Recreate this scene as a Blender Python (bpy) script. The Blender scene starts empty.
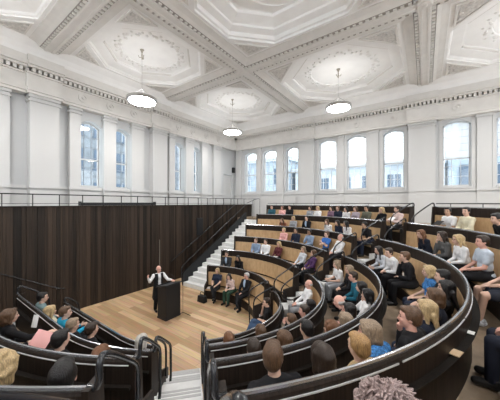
# lecture theatre in an old plastered hall
LAMP_STRENGTH, ADDED_UP, WORLD, EXPOSURE = 46, 5.5, 3.5, 0.57
import bpy, bmesh, math, random
import numpy as np
from mathutils import Vector, Matrix
random.seed(7)
PI = math.pi
R = math.radians
sc = bpy.context.scene
C = sc.collection

# ------------------------------------------------------------------ materials
_m = {}
def nt(name):
    m = bpy.data.materials.new(name); m.use_nodes = True
    t = m.node_tree; b = t.nodes['Principled BSDF']
    return m, t, b
def link(t, a, b): t.links.new(a, b)
def plain(name, col, rough=.6, metal=0, spec=.4, noise=0.0, nscale=20, bump=0.0, bscale=60):
    if name in _m: return _m[name]
    m, t, b = nt(name)
    b.inputs['Base Color'].default_value = (*col, 1); b.inputs['Roughness'].default_value = rough
    b.inputs['Metallic'].default_value = metal; b.inputs['Specular IOR Level'].default_value = spec
    tc = t.nodes.new('ShaderNodeTexCoord')
    if noise:
        n = t.nodes.new('ShaderNodeTexNoise'); n.inputs['Scale'].default_value = nscale; n.inputs['Detail'].default_value = 4
        link(t, tc.outputs['Object'], n.inputs['Vector'])
        r = t.nodes.new('ShaderNodeValToRGB')
        r.color_ramp.elements[0].position = .3; r.color_ramp.elements[1].position = .7
        r.color_ramp.elements[0].color = (*[max(0, c*(1-noise)) for c in col], 1)
        r.color_ramp.elements[1].color = (*[min(1, c*(1+noise)) for c in col], 1)
        link(t, n.outputs['Fac'], r.inputs['Fac']); link(t, r.outputs['Color'], b.inputs['Base Color'])
    if bump:
        n2 = t.nodes.new('ShaderNodeTexNoise'); n2.inputs['Scale'].default_value = bscale; n2.inputs['Detail'].default_value = 3
        link(t, tc.outputs['Object'], n2.inputs['Vector'])
        bp = t.nodes.new('ShaderNodeBump'); bp.inputs['Strength'].default_value = bump; bp.inputs['Distance'].default_value = .02
        link(t, n2.outputs['Fac'], bp.inputs['Height']); link(t, bp.outputs['Normal'], b.inputs['Normal'])
    _m[name] = m
    return m
def wood(name, c1, c2, scale=(9, 9, .7), rough=.45, island=0.0, spec=.4):
    m, t, b = nt(name)
    tc = t.nodes.new('ShaderNodeTexCoord'); mp = t.nodes.new('ShaderNodeMapping'); mp.inputs['Scale'].default_value = scale
    n = t.nodes.new('ShaderNodeTexNoise'); n.inputs['Scale'].default_value = 3; n.inputs['Detail'].default_value = 6; n.inputs['Roughness'].default_value = .65
    r = t.nodes.new('ShaderNodeValToRGB')
    r.color_ramp.elements[0].position = .3; r.color_ramp.elements[1].position = .72
    r.color_ramp.elements[0].color = (*c1, 1); r.color_ramp.elements[1].color = (*c2, 1)
    link(t, tc.outputs['Object'], mp.inputs['Vector']); link(t, mp.outputs['Vector'], n.inputs['Vector'])
    if island:
        g = t.nodes.new('ShaderNodeNewGeometry'); ma = t.nodes.new('ShaderNodeMath'); ma.operation = 'MULTIPLY_ADD'
        ma.inputs[1].default_value = island; link(t, g.outputs['Random Per Island'], ma.inputs[0])
        sb = t.nodes.new('ShaderNodeMath'); sb.operation = 'SUBTRACT'; sb.inputs[1].default_value = island*.5
        link(t, n.outputs['Fac'], sb.inputs[0]); link(t, sb.outputs[0], ma.inputs[2])
        link(t, ma.outputs[0], r.inputs['Fac'])
    else: link(t, n.outputs['Fac'], r.inputs['Fac'])
    link(t, r.outputs['Color'], b.inputs['Base Color'])
    b.inputs['Roughness'].default_value = rough; b.inputs['Specular IOR Level'].default_value = spec
    return m

M_PLASTER = plain('plaster', (.88, .872, .86), .7, noise=.03, nscale=2)
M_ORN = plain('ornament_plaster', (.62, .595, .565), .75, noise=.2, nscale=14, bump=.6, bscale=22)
M_BEAM = plain('beam_plaster', (.74, .72, .69), .7, noise=.04, nscale=3)
M_WALL = plain('wall_paint', (.505, .515, .52), .65, noise=.02, nscale=1.2)
M_TRIM = plain('trim_paint', (.55, .55, .545), .6)
M_STONE = plain('step_stone', (.70, .70, .69), .6, noise=.06, nscale=8)
M_NOSE = plain('step_nosing', (.42, .42, .42), .5)
M_DARKWOOD = wood('dark_veneer', (.009, .0065, .0055), (.038, .026, .019), (14, 14, .5), .5, spec=.22)
M_WALLWOOD = wood('wall_boards', (.008, .006, .0045), (.055, .037, .026), (16, 16, .25), .55, island=.38, spec=.25)
M_TANWOOD = wood('pale_oak', (.46, .29, .145), (.64, .44, .25), (3, 3, 1.2), .5)
M_SEAT = wood('seat_oak', (.40, .255, .13), (.58, .40, .23), (3, 3, 3), .45)
M_RAIL = plain('rail_bronze', (.018, .019, .022), .22, metal=.0, spec=.6)
M_CAP = plain('rail_cap', (.44, .45, .47), .2, metal=.85, spec=.5)
M_ALU = plain('edge_strip', (.70, .71, .72), .35, metal=.3)
M_BLACK = plain('black_paint', (.010, .011, .013), .5)
M_TIER = wood('tier_oak', (.22, .16, .105), (.34, .255, .175), (2, 2, 2), .55)
M_CHROME = plain('chrome', (.6, .6, .6), .2, metal=1)
M_BRONZE = plain('bronze', (.40, .36, .30), .35, metal=.7)

# stage floor: oak boards running along X
def floor_mat():
    m, t, b = nt('stage_boards')
    tc = t.nodes.new('ShaderNodeTexCoord')
    br = t.nodes.new('ShaderNodeTexBrick'); br.inputs['Scale'].default_value = 1
    br.inputs['Brick Width'].default_value = 2.3; br.inputs['Row Height'].default_value = .22; br.inputs['Mortar Size'].default_value = .004
    br.inputs['Color1'].default_value = (.34, .20, .09, 1); br.inputs['Color2'].default_value = (.62, .43, .25, 1); br.inputs['Mortar'].default_value = (.26, .17, .10, 1)
    br.inputs['Bias'].default_value = -.05
    link(t, tc.outputs['Object'], br.inputs['Vector'])
    mp = t.nodes.new('ShaderNodeMapping'); mp.inputs['Scale'].default_value = (.7, 9, 1)
    n = t.nodes.new('ShaderNodeTexNoise'); n.inputs['Scale'].default_value = 2; n.inputs['Detail'].default_value = 6
    link(t, tc.outputs['Object'], mp.inputs['Vector']); link(t, mp.outputs['Vector'], n.inputs['Vector'])
    mx = t.nodes.new('ShaderNodeMix'); mx.data_type = 'RGBA'; mx.blend_type = 'OVERLAY'; mx.inputs['Factor'].default_value = .45
    link(t, br.outputs['Color'], mx.inputs['A']); link(t, n.outputs['Color'], mx.inputs['B'])
    hs = t.nodes.new('ShaderNodeHueSaturation'); hs.inputs['Saturation'].default_value = .95; link(t, mx.outputs['Result'], hs.inputs['Color'])
    link(t, hs.outputs['Color'], b.inputs['Base Color']); b.inputs['Roughness'].default_value = .42
    return m
M_FLOOR = floor_mat()
def glass_mat():
    m = bpy.data.materials.new('window_glass'); m.use_nodes = True; t = m.node_tree; t.nodes.clear()
    o = t.nodes.new('ShaderNodeOutputMaterial'); a = t.nodes.new('ShaderNodeBsdfTransparent'); g = t.nodes.new('ShaderNodeBsdfGlossy')
    a.inputs[0].default_value = (.93, .96, .97, 1); g.inputs['Roughness'].default_value = .05
    x = t.nodes.new('ShaderNodeMixShader'); x.inputs[0].default_value = .03
    link(t, a.outputs[0], x.inputs[1]); link(t, g.outputs[0], x.inputs[2]); link(t, x.outputs[0], o.inputs[0])
    return m
M_GLASS = glass_mat()
def blind_mat():
    m = bpy.data.materials.new('sheer_blind'); m.use_nodes = True; t = m.node_tree; t.nodes.clear()
    o = t.nodes.new('ShaderNodeOutputMaterial'); a = t.nodes.new('ShaderNodeBsdfTranslucent'); g = t.nodes.new('ShaderNodeBsdfDiffuse'); tr = t.nodes.new('ShaderNodeBsdfTransparent')
    a.inputs[0].default_value = (.9, .9, .9, 1); g.inputs[0].default_value = (.8, .8, .8, 1)
    x = t.nodes.new('ShaderNodeMixShader'); x.inputs[0].default_value = .35; y = t.nodes.new('ShaderNodeMixShader'); y.inputs[0].default_value = .45
    link(t, a.outputs[0], x.inputs[1]); link(t, g.outputs[0], x.inputs[2]); link(t, x.outputs[0], y.inputs[1]); link(t, tr.outputs[0], y.inputs[2]); link(t, y.outputs[0], o.inputs[0])
    return m
M_BLIND = blind_mat()
def emit(name, col, s):
    m, t, b = nt(name)
    b.inputs['Base Color'].default_value = (*col, 1); b.inputs['Emission Color'].default_value = (*col, 1); b.inputs['Emission Strength'].default_value = s
    return m
M_LAMP = emit('lamp_diffuser', (1, .985, .965), LAMP_STRENGTH)
M_ADDED_UP = emit('added_uplight', (1, .985, .965), ADDED_UP)

# ------------------------------------------------------------------ mesh helpers
class MB:
    """collects vertices and faces for one mesh"""
    def __init__(s): s.v = []; s.f = []
    def add(s, vs, fs):
        o = len(s.v); s.v += [tuple(p) for p in vs]; s.f += [tuple(i+o for i in f) for f in fs]; return s
    def box(s, a, b):
        x0, y0, z0 = a; x1, y1, z1 = b
        return s.add([(x0,y0,z0),(x1,y0,z0),(x1,y1,z0),(x0,y1,z0),(x0,y0,z1),(x1,y0,z1),(x1,y1,z1),(x0,y1,z1)],
                     [(0,3,2,1),(4,5,6,7),(0,1,5,4),(1,2,6,5),(2,3,7,6),(3,0,4,7)])
    def obox(s, c, ux, uy, hx, hy, z0, z1):
        """box with horizontal axes ux, uy"""
        ps = [(c[0]+ux[0]*a*hx+uy[0]*b*hy, c[1]+ux[1]*a*hx+uy[1]*b*hy) for a, b in ((-1,-1),(1,-1),(1,1),(-1,1))]
        return s.add([(*p, z0) for p in ps]+[(*p, z1) for p in ps], [(0,3,2,1),(4,5,6,7),(0,1,5,4),(1,2,6,5),(2,3,7,6),(3,0,4,7)])
    def prism(s, poly, fn):
        """poly: 2D outline; fn(p, k) gives the 3D point on side k = 0 or 1"""
        n = len(poly)
        return s.add([fn(p, 0) for p in poly]+[fn(p, 1) for p in poly],
                     [tuple(range(n))[::-1], tuple(range(n, 2*n))]+[(i, (i+1) % n, n+(i+1) % n, n+i) for i in range(n)])
    def sweep(s, path, prof, closed=True):
        """path: (x, y, nx, ny) points; prof: closed outline of (dr, z)"""
        n = len(prof); vs = []; fs = []
        for x, y, nx, ny in path:
            for dr, z in prof: vs.append((x+nx*dr, y+ny*dr, z))
        for i in range(len(path)-1):
            for j in range(n):
                k = (j+1) % n; fs.append((i*n+j, i*n+k, (i+1)*n+k, (i+1)*n+j))
        fs.append(tuple(range(n))[::-1]); fs.append(tuple((len(path)-1)*n+j for j in range(n)))
        return s.add(vs, fs)
    def tube(s, pts, r, n=8, smooth=2):
        P = [Vector(p) for p in pts]
        for _ in range(smooth):
            Q = [P[0]]
            for a, b in zip(P, P[1:]): Q += [a*.75+b*.25, a*.25+b*.75]
            Q.append(P[-1]); P = Q
        vs = []; fs = []; up = None
        for i, p in enumerate(P):
            d = (P[min(i+1, len(P)-1)]-P[max(i-1, 0)]).normalized()
            if up is None: up = d.orthogonal().normalized()
            up = (up-d*up.dot(d)).normalized(); w = d.cross(up)
            for k in range(n):
                a = 2*PI*k/n; vs.append(p+up*math.cos(a)*r+w*math.sin(a)*r)
        for i in range(len(P)-1):
            for k in range(n): q = (k+1) % n; fs.append((i*n+k, i*n+q, (i+1)*n+q, (i+1)*n+k))
        fs.append(tuple(range(n))[::-1]); fs.append(tuple((len(P)-1)*n+k for k in range(n)))
        return s.add(vs, fs)
    def lathe(s, c, prof, n=24):
        """prof: (r, z) from bottom to top about a vertical axis"""
        vs = []; fs = []
        for r, z in prof:
            for k in range(n): a = 2*PI*k/n; vs.append((c[0]+r*math.cos(a), c[1]+r*math.sin(a), c[2]+z))
        for i in range(len(prof)-1):
            for k in range(n): q = (k+1) % n; fs.append((i*n+k, i*n+q, (i+1)*n+q, (i+1)*n+k))
        fs.append(tuple(range(n))[::-1]); fs.append(tuple((len(prof)-1)*n+k for k in range(n)))
        return s.add(vs, fs)
    def ell(s, c, r, rot=None, nu=16, nv=10):
        vs = []; fs = []
        for i in range(nv+1):
            t = PI*(i+.0)/nv
            for k in range(nu):
                a = 2*PI*k/nu
                tt = min(max(t, .02), PI-.02)
                p = Vector((r[0]*math.sin(tt)*math.cos(a), r[1]*math.sin(tt)*math.sin(a), r[2]*math.cos(tt)))
                if rot: p = rot @ p
                vs.append(p+Vector(c))
        for i in range(nv):
            for k in range(nu): q = (k+1) % nu; fs.append((i*nu+k, (i+1)*nu+k, (i+1)*nu+q, i*nu+q))
        fs.append(tuple(range(nu))); fs.append(tuple(nv*nu+k for k in range(nu))[::-1])
        return s.add(vs, fs)
    def cap(s, a, b, ra, rb, n=12):
        """tapered capsule"""
        a = Vector(a); b = Vector(b); d = b-a; L = d.length
        d = d/L if L > 1e-6 else Vector((0,0,1)); u = d.orthogonal().normalized(); w = d.cross(u)
        rings = []
        for i in range(1, 5): t = PI/2*(1-i/4.5); rings.append((a-d*ra*math.sin(t), ra*math.cos(t)))
        rings.append((a, ra)); rings.append((b, rb))
        for i in range(4, 0, -1): t = PI/2*(1-i/4.5); rings.append((b+d*rb*math.sin(t), rb*math.cos(t)))
        vs = []; fs = []
        for p, r in rings:
            for k in range(n): q = 2*PI*k/n; vs.append(p+u*r*math.cos(q)+w*r*math.sin(q))
        for i in range(len(rings)-1):
            for k in range(n): q = (k+1) % n; fs.append((i*n+k, i*n+q, (i+1)*n+q, (i+1)*n+k))
        fs.append(tuple(range(n))[::-1]); fs.append(tuple((len(rings)-1)*n+k for k in range(n)))
        return s.add(vs, fs)
    def mesh(s, name, off=(0,0,0)):
        me = bpy.data.meshes.new(name)
        me.from_pydata([(p[0]-off[0], p[1]-off[1], p[2]-off[2]) for p in s.v], [], s.f); me.update()
        bm = bmesh.new(); bm.from_mesh(me); bmesh.ops.recalc_face_normals(bm, faces=bm.faces); bm.to_mesh(me); bm.free()
        return me
    def build(s, name, mat, parent=None, smooth=False, origin=None, bevel=0):
        """links the collected shapes as ONE object"""
        off = parent_loc(parent) if parent else Vector(origin or (0,0,0))
        me = s.mesh(name, off); me.materials.append(mat)
        if smooth: me.shade_smooth()
        o = bpy.data.objects.new(name, me); C.objects.link(o)
        if parent: o.parent = parent
        else: o.location = off
        if bevel:
            b = o.modifiers.new('bevel', 'BEVEL'); b.width = bevel; b.segments = 2; b.limit_method = 'ANGLE'
        return o
def parent_loc(p):
    v = Vector((0,0,0))
    while p: v = v+p.location; p = p.parent
    return v
def tag(o, label=None, cat=None, group=None, kind=None):
    if label: o['label'] = label
    if cat: o['category'] = cat
    if group: o['group'] = group
    if kind: o['kind'] = kind
    return o
def empty(name, loc, label=None, cat=None, group=None, kind=None):
    o = bpy.data.objects.new(name, None); C.objects.link(o); o.location = loc; o.empty_display_size = .1
    return tag(o, label, cat, group, kind)
def structure(o, label=None, cat=None): return tag(o, label, cat, None, 'structure')
# ------------------------------------------------------------------ the hall
XL, YB, ZC = -12.3, 15.4, 9.9          # left wall, back wall, ceiling level between the beams
XR, YF = 7.4, -6.0                      # how far the shell reaches to the right and behind
GZ = 3.0                                # gallery floor

fl = MB(); fl.box((XL, YF, -.2), (XR, YB, 0)); structure(fl.build('floor', M_FLOOR))

def wall_with_openings(mb, fn, u0, u1, z0, z1, ops, depth):
    """fn(u, d, z) -> point; ops: (u0, u1, sill, spring, rise)"""
    def bx(a, b, c, d):
        if b-a < 1e-4 or d-c < 1e-4: return
        mb.prism([(a, c), (b, c), (b, d), (a, d)], lambda p, k: fn(p[0], depth*k, p[1]))
    u = u0
    for a, b, s, t, rise in ops:
        bx(u, a, z0, z1); bx(a, b, z0, s); bx(a, b, t+rise, z1)
        n = 10; m = (a+b)/2; w = (b-a)/2
        for i in range(n):
            p, q = a+(b-a)*i/n, a+(b-a)*(i+1)/n
            h = lambda x: t+rise*(1-((x-m)/w)**2)
            if rise: mb.prism([(p, h(p)), (q, h(q)), (q, t+rise), (p, t+rise)], lambda c, k: fn(c[0], depth*k, c[1]))
        u = b
    bx(u, u1, z0, z1)
back_ops = [(-11.34, -10.31, 4.8, 7.62, .2), (-9.70, -8.61, 4.8, 7.62, .2), (-7.83, -6.94, 4.8, 7.62, .2),
            (-5.50, -4.44, 4.8, 7.75, .2), (-3.79, -2.75, 4.8, 7.75, .2), (-1.89, -.90, 4.8, 7.75, .2),
            (.72, 1.76, 4.8, 7.75, .2), (2.62, 3.7, 4.8, 7.75, .2), (4.6, 5.6, 4.8, 7.75, .2)]
left_ops = [(.1, .9, 4.72, 7.45, .22), (4.53, 5.47, 4.72, 7.45, .22), (6.02, 6.81, 4.72, 7.45, .22), (9.46, 10.28, 4.72, 7.45, .22), (10.93, 11.65, 4.72, 7.45, .22), (14.0, 15.08, GZ, 6.17, 0)]
wb = MB(); wall_with_openings(wb, lambda u, d, z: (u, YB+d, z), XL-.5, XR, 0, 10.9, back_ops, .45)
structure(wb.build('wall_back', M_WALL))
wl = MB(); wall_with_openings(wl, lambda u, d, z: (XL-d, u, z), YF, YB, 0, 10.9, left_ops, .5)
structure(wl.build('wall_left', M_WALL))
side_ops = [(y, y+1.8, 4.4, 7.75, .2) for y in (-4.8, -2.4, 0.0, 2.4, 4.8, 7.2, 9.6, 12.0)]  # unseen openings, made wide and tall to let in more daylight
wr = MB(); wall_with_openings(wr, lambda u, d, z: (XR+d, u, z), YF, YB+.45, 0, 10.9, side_ops, .45); structure(wr.build('wall_right', M_WALL))
front_ops = [(x, x+1.8, 4.4, 7.75, .2) for x in (-11, -8.6, -6.2, -3.8, -1.4, 1.0, 3.4)]  # unseen too, widened for extra daylight from behind the camera
wf = MB(); wall_with_openings(wf, lambda u, d, z: (u, YF-d, z), XL-.5, XR+.45, 0, 10.9, front_ops, .45); structure(wf.build('wall_front', M_WALL))

# windows: frame, glazing bars, glass, some with a sheer blind
def window(i, fn, op, deep, cols, rows, blind=None, barmat=M_TRIM):
    a, b, s, t, rise = op; m = (a+b)/2; w = (b-a)/2; root = None
    arc = [(a+(b-a)*k/10, t+rise*(1-((a+(b-a)*k/10-m)/w)**2)) for k in range(11)]
    f = MB(); bar = MB()
    e = .055
    for p, q in (((a, s), (a+e, t+.02)), ((b-e, s), (b, t+.02))): f.prism([p, (q[0], p[1]), q, (p[0], q[1])], lambda c, k: fn(c[0], deep-.04+.08*k, c[1]))
    f.prism([(a, s), (b, s), (b, s+.08), (a, s+.08)], lambda c, k: fn(c[0], deep-.06+.1*k, c[1]))
    zm = s+(t-s)*.45
    f.prism([(a, zm), (b, zm), (b, zm+.06), (a, zm+.06)], lambda c, k: fn(c[0], deep-.04+.08*k, c[1]))
    for p, q in zip(arc, arc[1:]): f.prism([(p[0], p[1]-e), (q[0], q[1]-e), q, p], lambda c, k: fn(c[0], deep-.04+.08*k, c[1]))
    o = structure(f.build('window_%d' % i, M_TRIM, origin=fn(m, deep, s)))
    for c in range(1, cols):
        u = a+(b-a)*c/cols; bar.prism([(u-.011, s+.05), (u+.011, s+.05), (u+.011, t+rise-.05), (u-.011, t+rise-.05)], lambda p, k: fn(p[0], deep-.015+.03*k, p[1]))
    for r_ in range(1, rows):
        z = s+(t-s)*r_/rows; bar.prism([(a+.03, z-.011), (b-.03, z-.011), (b-.03, z+.011), (a+.03, z+.011)], lambda p, k: fn(p[0], deep-.012+.024*k, p[1]))
    bar.build('glazing_bars', barmat, o)
    g = MB(); poly = [(a+.02, s+.02), (b-.02, s+.02)]+[(x, z-.02) for x, z in arc[::-1]]
    g.prism(poly, lambda c, k: fn(c[0], deep+.002+.006*k, c[1])); g.build('glass_pane', M_GLASS, o)
    if blind:
        q = MB(); n = 5
        for k in range(n):
            z0_, z1_ = zm+.06+(t+rise*.5-zm-.06)*k/n, zm+.06+(t+rise*.5-zm-.06)*(k+1)/n-.012
            q.prism([(a+.06, z0_), (b-.06, z0_), (b-.06, z1_), (a+.06, z1_)], lambda c, kk: fn(c[0], deep-.09+.004*kk, c[1]))
        q.build('sheer_blind', M_BLIND, o)
    return o
bf = lambda u, d, z: (u, YB+d, z)
lf = lambda u, d, z: (XL-d, u, z)
M_GREYBAR = plain('grey_bar', (.22, .24, .26), .5)
for i, op in enumerate(back_ops): window(i+1, bf, op, .26, 3, 6, blind=(i >= 3))
for i, op in enumerate(left_ops[:5]): window(10+i, lf, op, .36, 3, 6, barmat=M_GREYBAR)
# gallery door at the corner
a, b, s, t, _ = left_ops[5]
d = MB(); d.box((XL-.22, a+.03, s), (XL-.16, b-.03, t-.03)); do = structure(d.build('door_1', M_TRIM, origin=(XL-.2, (a+b)/2, s)))
pn = MB()
for y0, y1 in ((a+.12, (a+b)/2-.05), ((a+b)/2+.05, b-.12)):
    for z0, z1 in ((s+.2, s+1.2), (s+1.4, t-.25)): pn.box((XL-.165, y0, z0), (XL-.145, y1, z1))
pn.build('door_panel', M_TRIM, do)
h = MB(); h.cap((XL-.12, a+.15, s+1.05), (XL-.12, a+.27, s+1.05), .013, .013); h.build('door_handle', M_CHROME, do)
sp = MB(); sp.box((XL+.02, 14.95, 6.35), (XL+.2, 15.15, 6.75)); sp.ell((XL+.2, 15.05, 6.47), (.01, .07, .07)); sp.ell((XL+.2, 15.05, 6.65), (.01, .04, .04))
tag(sp.build('wall_speaker', M_BLACK, bevel=.01), 'small black loudspeaker high on the wall above the white gallery door', 'speaker')

# wall trim: string course, pilasters with capitals, entablature with dentils
n_trim = [0]
def trim(mb, mat=M_TRIM, bevel=0):
    n_trim[0] += 1; return structure(mb.build('trim_%d' % n_trim[0], mat, bevel=bevel))
def lbox(mb, y0, y1, z0, z1, p, q=0): mb.box((XL+q, y0, z0), (XL+p, y1, z1))
def bbox(mb, x0, x1, z0, z1, p, q=0): mb.box((x0, YB-p, z0), (x1, YB-q, z1))
t_ = MB(); lbox(t_, YF, 14.0, 4.56, 4.68, .07); lbox(t_, YF, 14.0, GZ, 4.5, .03); trim(t_)
t_ = MB(); bbox(t_, XL, XR, 4.58, 4.70, .07); bbox(t_, XL, XR, GZ, 4.5, .03); bbox(t_, XL, XR, GZ, GZ+.25, .06); trim(t_)
for y0, y1, p in [(-2.2, -1.3, .34), (-1.0, -.3, .2), (1.25, 2.29, .2), (2.8, 3.71, .36), (4.12, 4.53, .2), (5.47, 6.02, .2), (6.81, 7.47, .2), (7.9, 8.8, .36), (9.05, 9.46, .2), (10.28, 10.93, .2), (11.65, 12.2, .2), (12.75, 13.5, .2)]:
    q = MB(); lbox(q, y0, y1, GZ, 8.06, p)
    lbox(q, y0-.05, y1+.05, 7.80, 7.86, p+.05); lbox(q, y0-.04, y1+.04, 7.94, 8.05, p+.06); lbox(q, y0-.04, y1+.04, GZ, GZ+.3, p+.04); lbox(q, y0-.03, y1+.03, 4.56, 4.68, p+.05)
    trim(q)
for x0, x1, p in [(-12.05, -11.6, .2), (-10.2, -9.85, .08), (-8.5, -8.0, .08), (-6.75, -5.75, .3), (-4.3, -3.95, .08), (-2.6, -2.1, .08), (-.70, .42, .3), (1.95, 2.45, .08), (6.0, 7.0, .3)]:
    q = MB(); bbox(q, x0, x1, GZ, 8.06, p)
    bbox(q, x0-.04, x1+.04, 7.94, 8.05, p+.06); bbox(q, x0-.03, x1+.03, 4.58, 4.70, p+.04)
    if p > .25: bbox(q, x0-.04, x1+.04, 7.80, 7.86, p+.04)
    trim(q)
# raised frames round the back windows
for op in back_ops[3:]:
    a, b, s, t, r_ = op; q = MB()
    bbox(q, a-.14, a-.02, s-.12, t+r_+.12, .025); bbox(q, b+.02, b+.14, s-.12, t+r_+.12, .025); bbox(q, a-.02, b+.02, s-.12, s-.02, .07)
    trim(q)
ent_l = [(8.05, 8.14, .34), (8.14, 8.27, .40), (8.27, 8.78, .26), (8.78, 8.84, .32), (8.97, 9.05, .46), (9.05, 9.2, .54), (9.2, 9.42, .44)]
q = MB()
for z0, z1, p in ent_l: lbox(q, YF, YB, z0, z1, p)
for y0, y1 in ((-2.3, -1.2), (2.7, 3.81), (7.8, 8.9)):
    for z0, z1, p in ent_l: lbox(q, y0, y1, z0, z1, p+.14)
trim(q, M_BEAM)
q = MB()
for z0, z1, p in ent_l: bbox(q, XL, XR, z0, z1, p)
for x0, x1 in ((-6.85, -5.65), (-.8, .52), (5.9, 7.1)):
    for z0, z1, p in ent_l: bbox(q, x0, x1, z0, z1, p+.12)
trim(q, M_BEAM)
M_DENT = plain('dentil_paint', (.72, .70, .67), .7)
q = MB(); y = YF
while y < YB-.5:
    e = .14 if any(a <= y <= b for a, b in ((-2.3, -1.2), (2.7, 3.81), (7.8, 8.9))) else 0
    lbox(q, y, y+.10, 8.84, 8.97, .40+e, .2); y += .17
trim(q, M_DENT)
q = MB(); x = XL+.5
while x < XR:
    e = .12 if any(a <= x <= b for a, b in ((-6.85, -5.65), (-.8, .52), (5.9, 7.1))) else 0
    bbox(q, x, x+.10, 8.84, 8.97, .40+e, .2); x += .17
trim(q, M_DENT)
# plaster roundels on the frieze
q = MB()
def ring(mb, c, ax, r0, r1):
    for k in range(20):
        a0, a1 = 2*PI*k/20, 2*PI*(k+1)/20
        def pt(r, a, h):
            u, w = r*math.cos(a), r*math.sin(a)
            return (c[0]+h, c[1]+u, c[2]+w) if ax == 'x' else (c[0]+u, c[1]-h, c[2]+w)
        mb.add([pt(r0, a0, .03), pt(r1, a0, .03), pt(r1, a1, .03), pt(r0, a1, .03), pt(r0, a0, 0), pt(r1, a0, 0), pt(r1, a1, 0), pt(r0, a1, 0)], [(0,1,2,3),(1,5,6,2),(0,3,7,4),(4,7,6,5),(0,4,5,1),(3,2,6,7)])
for y in (.5, 1.9, 4.6, 5.75, 6.9, 9.7, 10.8, 12, 13.2): ring(q, (XL+.26, y, 8.52), 'x', .1, .2); q.ell((XL+.26, y, 8.52), (.03, .07, .07))
for x in (-10.8, -9.1, -7.5, -4.95, -3.25, -1.4, 1.25, 3.1, 4.6): ring(q, (x, YB-.26, 8.52), 'y', .1, .2); q.ell((x, YB-.26, 8.52), (.07, .03, .07))
trim(q, M_BEAM)

# ------------------------------------------------------------------ ceiling: coffers between beams
ceil = structure(MB().box((XL-.5, YF, 11.0), (XR, YB+.45, 11.15)).build('ceiling', M_PLASTER))
BX = [-6.5, 0.0, 6.6]; BY = [-2.2, 3.3, 8.77]
HB = .62
M_GROOVE_SHADE = plain('groove_shade', (.36, .34, .31), .8)  # dark strip colour stands in for the shade behind the dentils
def beam(axis, c, lo, hi):
    root = ceil
    def bx(mb, o0, o1, z0, z1):
        if axis == 'y': mb.box((c+o0, lo, z0), (c+o1, hi, z1))
        else: mb.box((lo, c+o0, z0), (hi, c+o1, z1))
    prof = [(-HB, 9.9), (-HB, 9.86), (-.55, 9.85), (-.42, 9.80), (-.33, 9.72), (-.30, 9.70), (-.17, 9.70), (-.17, 9.63), (-.13, 9.61), (-.07, 9.61), (-.06, 9.63)]
    prof = [(a_, 9.9-(9.9-z_)*.6) for a_, z_ in prof]; prof = prof+[(-a_, z_) for a_, z_ in prof[::-1]]; prof = prof+[(HB, 10.0), (-HB, 10.0)]
    b = MB()
    if axis == 'y': b.prism(prof, lambda p, k: (c+p[0], (lo, hi)[k], p[1]))
    else: b.prism(prof, lambda p, k: ((lo, hi)[k], c+p[0], p[1]))
    b.build('ceiling_beam', M_BEAM, ceil)
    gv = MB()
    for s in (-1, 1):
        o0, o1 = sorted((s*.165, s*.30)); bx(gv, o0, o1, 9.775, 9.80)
    gv.build('dentil_shade_strip', M_GROOVE_SHADE, ceil)
    d_ = MB(); u = lo+.05
    while u < hi-.1:
        for s in (-1, 1):
            o0, o1 = sorted((s*.18, s*.27))
            if axis == 'y': d_.box((c+o0, u, 9.735), (c+o1, u+.095, 9.785))
            else: d_.box((u, c+o0, 9.735), (u+.095, c+o1, 9.785))
        u += .19
    d_.build('dentil_band', M_DENT, ceil)
for x in BX:
    ys = [YF]+BY+[YB-.45]
    beam('y', x, YF, YB-.45)
for y in BY: beam('x', y, XL+.45, XR)
for x in BX[:2]:
    for y in BY:
        q = MB().lathe((x, y, 9.69), [(.10, .0), (.17, .0), (.20, .03), (.20, .12)], 24); q.ell((x, y, 9.69), (.07, .07, .03)); q.build('ceiling_boss', M_BEAM, ceil, smooth=False)
# cove between cornice and ceiling
q = MB()
prof = [(.44, 9.42), (.48, 9.55), (.58, 9.7), (.75, 9.84), (.80, 9.9), (.3, 9.95)]
q.prism(prof, lambda p, k: (XL+p[0], (YF, YB)[k], p[1])); q.build('ceiling_cove', M_PLASTER, ceil)
q = MB(); q.prism(prof, lambda p, k: ((XL, XR)[k], YB-p[0], p[1])); q.build('ceiling_cove', M_PLASTER, ceil)

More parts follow.
